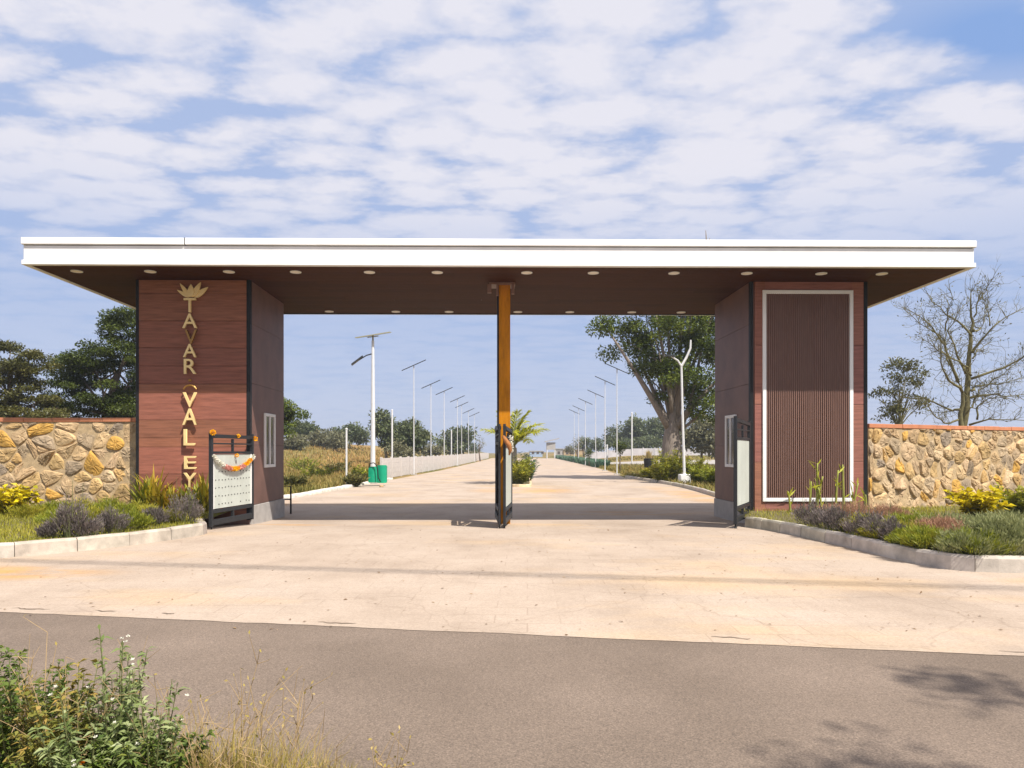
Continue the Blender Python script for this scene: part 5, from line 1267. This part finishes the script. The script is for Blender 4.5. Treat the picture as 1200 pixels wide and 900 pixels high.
for k, (px, d, h, r, lab) in enumerate([(425, 42, 1.0, .8, 'green scrub bush left of the green bin'), (345, 33, .8, .9, 'green scrub bush at the left pillar edge in the field'), (372, 44, .9, 1.2, 'dull green scrub bush in the middle of the left field'), (395, 52, 1.2, 1.4, 'olive scrub bush behind the thin pole foot'), (358, 60, 1.4, 1.8, 'brown green scrub bush farther out in the left field'), (415, 36.5, .7, .7, 'low green scrub bush at the kerb before the green bin')]):
    shrub('scrub_bush', lab, 'shrub', V_(px, d), h, r, L['mid' if k % 2 == 0 else 'olive'], 140+k, 44, 26, .2, .07, .95, .1, group=gsb, sr=.012)

# ------------------------------------------------------------------ foreground verge
M['verge'] = mat('verge_soil', (.15, .11, .06), .95, .3, 5, .4, 30)
grid_sheet('verge', [[(x, -40, .006) for x in XA], [(x, near_edge(x)-.3, .008) for x in XA], [(x, near_edge(x)+.02, .010) for x in XA]], M['verge'])
def FG(px, d): return (at(px, d), d, 0.0)
gf = 'leafy roadside bushes in the near left corner'
for k, (px, d, h, r, lm, lab, fl) in enumerate([(15, 3.45, .74, .40, 'fg', 'dense dark green bush filling the near left corner', None), (55, 2.95, .36, .26, 'fg', 'low green bush with orange flowers in front of the corner bush', (L['orange'], 8, .030)), (165, 3.15, .46, .30, 'fg', 'green leafy bush below the white flowered plants', None), (-60, 3.6, .72, .42, 'fg', 'tall green bush cut by the left frame edge', None), (85, 3.3, .66, .30, 'fg', 'mid green bush between the corner bush and the white flowered plant', None)]):
    shrub('roadside_bush', lab, 'shrub', FG(px, d), h, r, L[lm if k != 4 else 'fgmix'], 150+k, 78, 50, .044, .016, .95, .3, group=gf, flowers=fl, sr=.004)
for k, (px, d, h, r, lab) in enumerate([(138, 3.2, .93, .17, 'tall pale leaved plant with small white flower heads in the near left corner'), (178, 3.1, .74, .20, 'shorter pale leaved plant with white flower heads beside the tall one'), (100, 3.05, .66, .2, 'lowest pale leaved plant with white flower heads in front of the tall one')]):
    shrub('white_flowered_plant', lab, 'plant', FG(px, d), h, r, L['fgpale'], 160+k, 24, 46, .052, .014, .9, .3, flowers=(L['petal_white'], 8, .011), group='white flowered roadside plants', sr=.004)
# thin leafless seed stems
gs = 'thin dry seed stalks on the near verge'
for k, (px, d, h, lab) in enumerate([(45, 3.5, .66, 'thin brown seed stalks rising above the dark corner bush'), (275, 3.5, .58, 'tall pale dry stalk standing above the near grass'), (340, 3.45, .46, 'thin brown branched stalk at the right of the near grass'), (300, 3.4, .40, 'short pale dry stalks in the middle of the near grass'), (205, 3.5, .46, 'thin green stalk with small buds right of the white flowered plant'), (455, 3.42, .2, 'short dry stalk at the outer right of the near grass')]):
    rr = np.random.default_rng(170+k); t = thing('dry_stalk', lab, 'plant', FG(px, d), 0, gs); m = MB(); P = []; A = []
    for j in range(5):
        x, y = rr.normal(0, .03, 2); lx, ly = rr.normal(0, .14, 2); hh = h*rr.uniform(.6, 1.0) if j else h
        c = [Vector((x+lx*u*u*h*2, y+ly*u*u*h, hh*u)) for u in np.linspace(0, 1, 7)]; m.tube(c, [.0032*(1-.6*u) for u in np.linspace(0, 1, 7)], 4, False)
        for q in range(5):
            i = int(rr.integers(3, 7)); e = c[i]+Vector(rr.normal(0, .05, 3))+Vector((0, 0, .06)); m.tube([c[i], e], [.002, .001], 3, False); P.append(e); A.append(rr.normal(size=3)+np.array([0, 0, .8]))
    m.build('stem', M['dry_stem'], t); [leaves('seed_head', [tuple(p)], [a_], rdirs(rr, 1), .024, .011, [rr.uniform(.2, 1)], L['dry'], t) for p, a_ in zip(P, A)]
gt = 'grass tufts on the near verge'
for k, (px, d, h, lab) in enumerate([(30, 3.3, .74, 'fine brown twiggy stalks among the corner bush leaves'), (90, 3.2, .78, 'fine brown twiggy stalks left of the tall white flowered plant'), (200, 3.15, .60, 'pale twiggy stalks at the right edge of the white flowered plants'), (250, 3.1, .52, 'pale stalks rising out of the straw green tuft'), (315, 3.1, .42, 'brown stalks rising out of the lower straw tuft'), (365, 3.2, .34, 'brown stalks near the end of the verge grass')]):
    rr = np.random.default_rng(190+k); t = thing('twiggy_stalk', lab, 'plant', FG(px, d), 0, 'twiggy stalks on the near verge'); m = MB()
    for j in range(9):
        x, y = rr.normal(0, .05, 2); lx, ly = rr.normal(0, .12, 2); hh = h*rr.uniform(.6, 1.0)
        c = [Vector((x+lx*u*u*h*2, y+ly*u*u*h, hh*u)) for u in np.linspace(0, 1, 7)]; m.tube(c, [.0026*(1-.6*u) for u in np.linspace(0, 1, 7)], 4, False)
        for q in range(6):
            i = int(rr.integers(3, 7)); e = c[i]+Vector(rr.normal(0, .045, 3))+Vector((0, 0, .05)); m.tube([c[i], e], [.0016, .0008], 3, False)
    m.build('stem', M['dry_stem'], t)
for k, (px, d, h, r, lm, lab) in enumerate([(225, 3.2, .50, .26, 'dry', 'tall straw green grass tuft right of the white flowered plants'), (270, 3.2, .46, .24, 'dry', 'straw coloured grass tuft below the tall pale stalk'), (320, 3.2, .40, .26, 'dry', 'lower straw grass tuft in the middle of the near verge'), (370, 3.3, .27, .22, 'dry', 'short dry grass tuft near the end of the verge grass'), (420, 3.35, .14, .2, 'dry', 'smallest sparse grass tuft at the right end of the verge'), (180, 3.2, .36, .26, 'mid', 'green grass tuft under the white flowered plants')]):
    tuft('grass_tuft', lab, 'grass', FG(px, d), h, r, L[lm], 180+k, 520 if k < 4 else 200, .0055, (.1, .8), gt, .4)
p = np.stack([rg.uniform(-6, 5, 16000), rg.uniform(0, 1, 16000), np.zeros(16000)], 1); p[:,1] = 3.45-.1737*p[:,0] - .02 - p[:,1]**.8*3.0*(1); p[:,2] = .008
p = p[(np.hypot(p[:,0], p[:,1]) > .7)]
n = len(p); o = blades('verge_grass', p, rg.uniform(.03, .14, n), .005, rg.uniform(.2, .9, n), .4+rg.normal(0, .2, n), L['dry'], None, rg); tag(o, 'rough grass on the near road verge', 'grass', kind='stuff')
# dry leaf litter and grit on driveway
n = 700; x = rg.uniform(-9, 9, n); y = rg.uniform(6.3, 17, n); k = (y > far_edge(x)-.3) & ((np.abs(x) < 5.2) | (y < 9.3)); x = x[k]; y = y[k]; n = len(x)
ax = rg.normal(size=(n, 3)); ax[:,2] *= .15
o = leaves('leaf_litter', np.stack([x, y, np.array([gz(0, b) for b in y])+.014], 1), ax, np.tile([0, 0, 1.0], (n, 1))+rg.normal(0, .2, (n, 3)), rg.uniform(.015, .06, n), rg.uniform(.01, .028, n), rg.uniform(0, .7, n), leafmat('dead_leaf', [(.10, .06, .03), (.22, .14, .07), (.35, .25, .14)]))
tag(o, 'dry leaves and grit scattered over the driveway', 'litter', kind='stuff')
m = MB(); jr = np.random.default_rng(77); x = -12.0
while x < 13:
    ln = jr.uniform(.1, .9)
    if jr.uniform() < .42:
        K = 8; V = []
        for q in range(K+1):
            xx = x+ln*q/K; yy = far_edge(xx)+.17+.05*math.sin(xx*1.3)+jr.normal(0, .012); w = .004+.010*math.sin(math.pi*q/K)*jr.uniform(.5, 1.3); V += [(xx, yy-w, .0125), (xx, yy+w, .0125)]
        m.add(V, [(2*q, 2*q+2, 2*q+3, 2*q+1) for q in range(K)])
    x += ln+jr.uniform(.05, .7)
M['crack'] = mat('crack_dirt', (.20, .15, .11), .95, .4, 9)
tag(m.build('edge_crack', M['crack']), kind='structure')
# roadside tree that shades the near asphalt, and the cable overhead
tree('roadside_tree', 'leafy roadside tree on the near verge dappling the asphalt on the right', 'tree', (10.1, -2.5, 0), [(-2.2, 1.75, 10.2, .75, .42, .3), (-3.5, .95, 10.1, .5, .35, .3), (-1.2, 1.9, 10.3, .9, .5, .5), (-.2, 0, 10.6, 1.6, 1.4, 1.0)],
     [(0, 0, -.1, .24), (0, .05, 3, .2), (-.05, .1, 6, .16), (-.1, .2, 9.4, .1)], 2100, .12, L['bright'], 'bark', 19, 70, .32, .6, 16)
for k, (dy, lab) in enumerate(((0, 'overhead cable nearest the road above the driveway'), (.12, 'middle overhead cable of the bundle above the driveway'), (.24, 'overhead cable of the bundle nearest the gate'))):
    m = MB(); m.tube([(-57.6, 11.8+dy, 16.6), (-27.6, 6.8+dy, 16.1), (2.4, 1.8+dy, 16.0), (12.7, .1+dy, 16.0), (42.7, -4.9+dy, 16.2), (72.7, -9.8+dy, 16.7)], .022, 6); tag(m.build('overhead_cable', M['dark']), lab, 'cable', 'overhead cables')

# ------------------------------------------------------------------ the hazy air
HAZE = 0.0006
if HAZE:
    m = bpy.data.materials.new('haze_air'); m.use_nodes = True; N, Lk = nodes_of(m)
    N.remove(N['Principled BSDF']); v = N.new('ShaderNodeVolumePrincipled'); v.inputs['Density'].default_value = HAZE
    v.inputs['Color'].default_value = (.80, .87, .97, 1); v.inputs['Anisotropy'].default_value = .2
    Lk.new(v.outputs[0], N['Material Output'].inputs['Volume'])
    b = MB(); b.box(-760, 760, -340, 760, -1.3, 22); o = b.build('haze', m); tag(o, kind='stuff', label='pale bluish haze in the air over the plain')
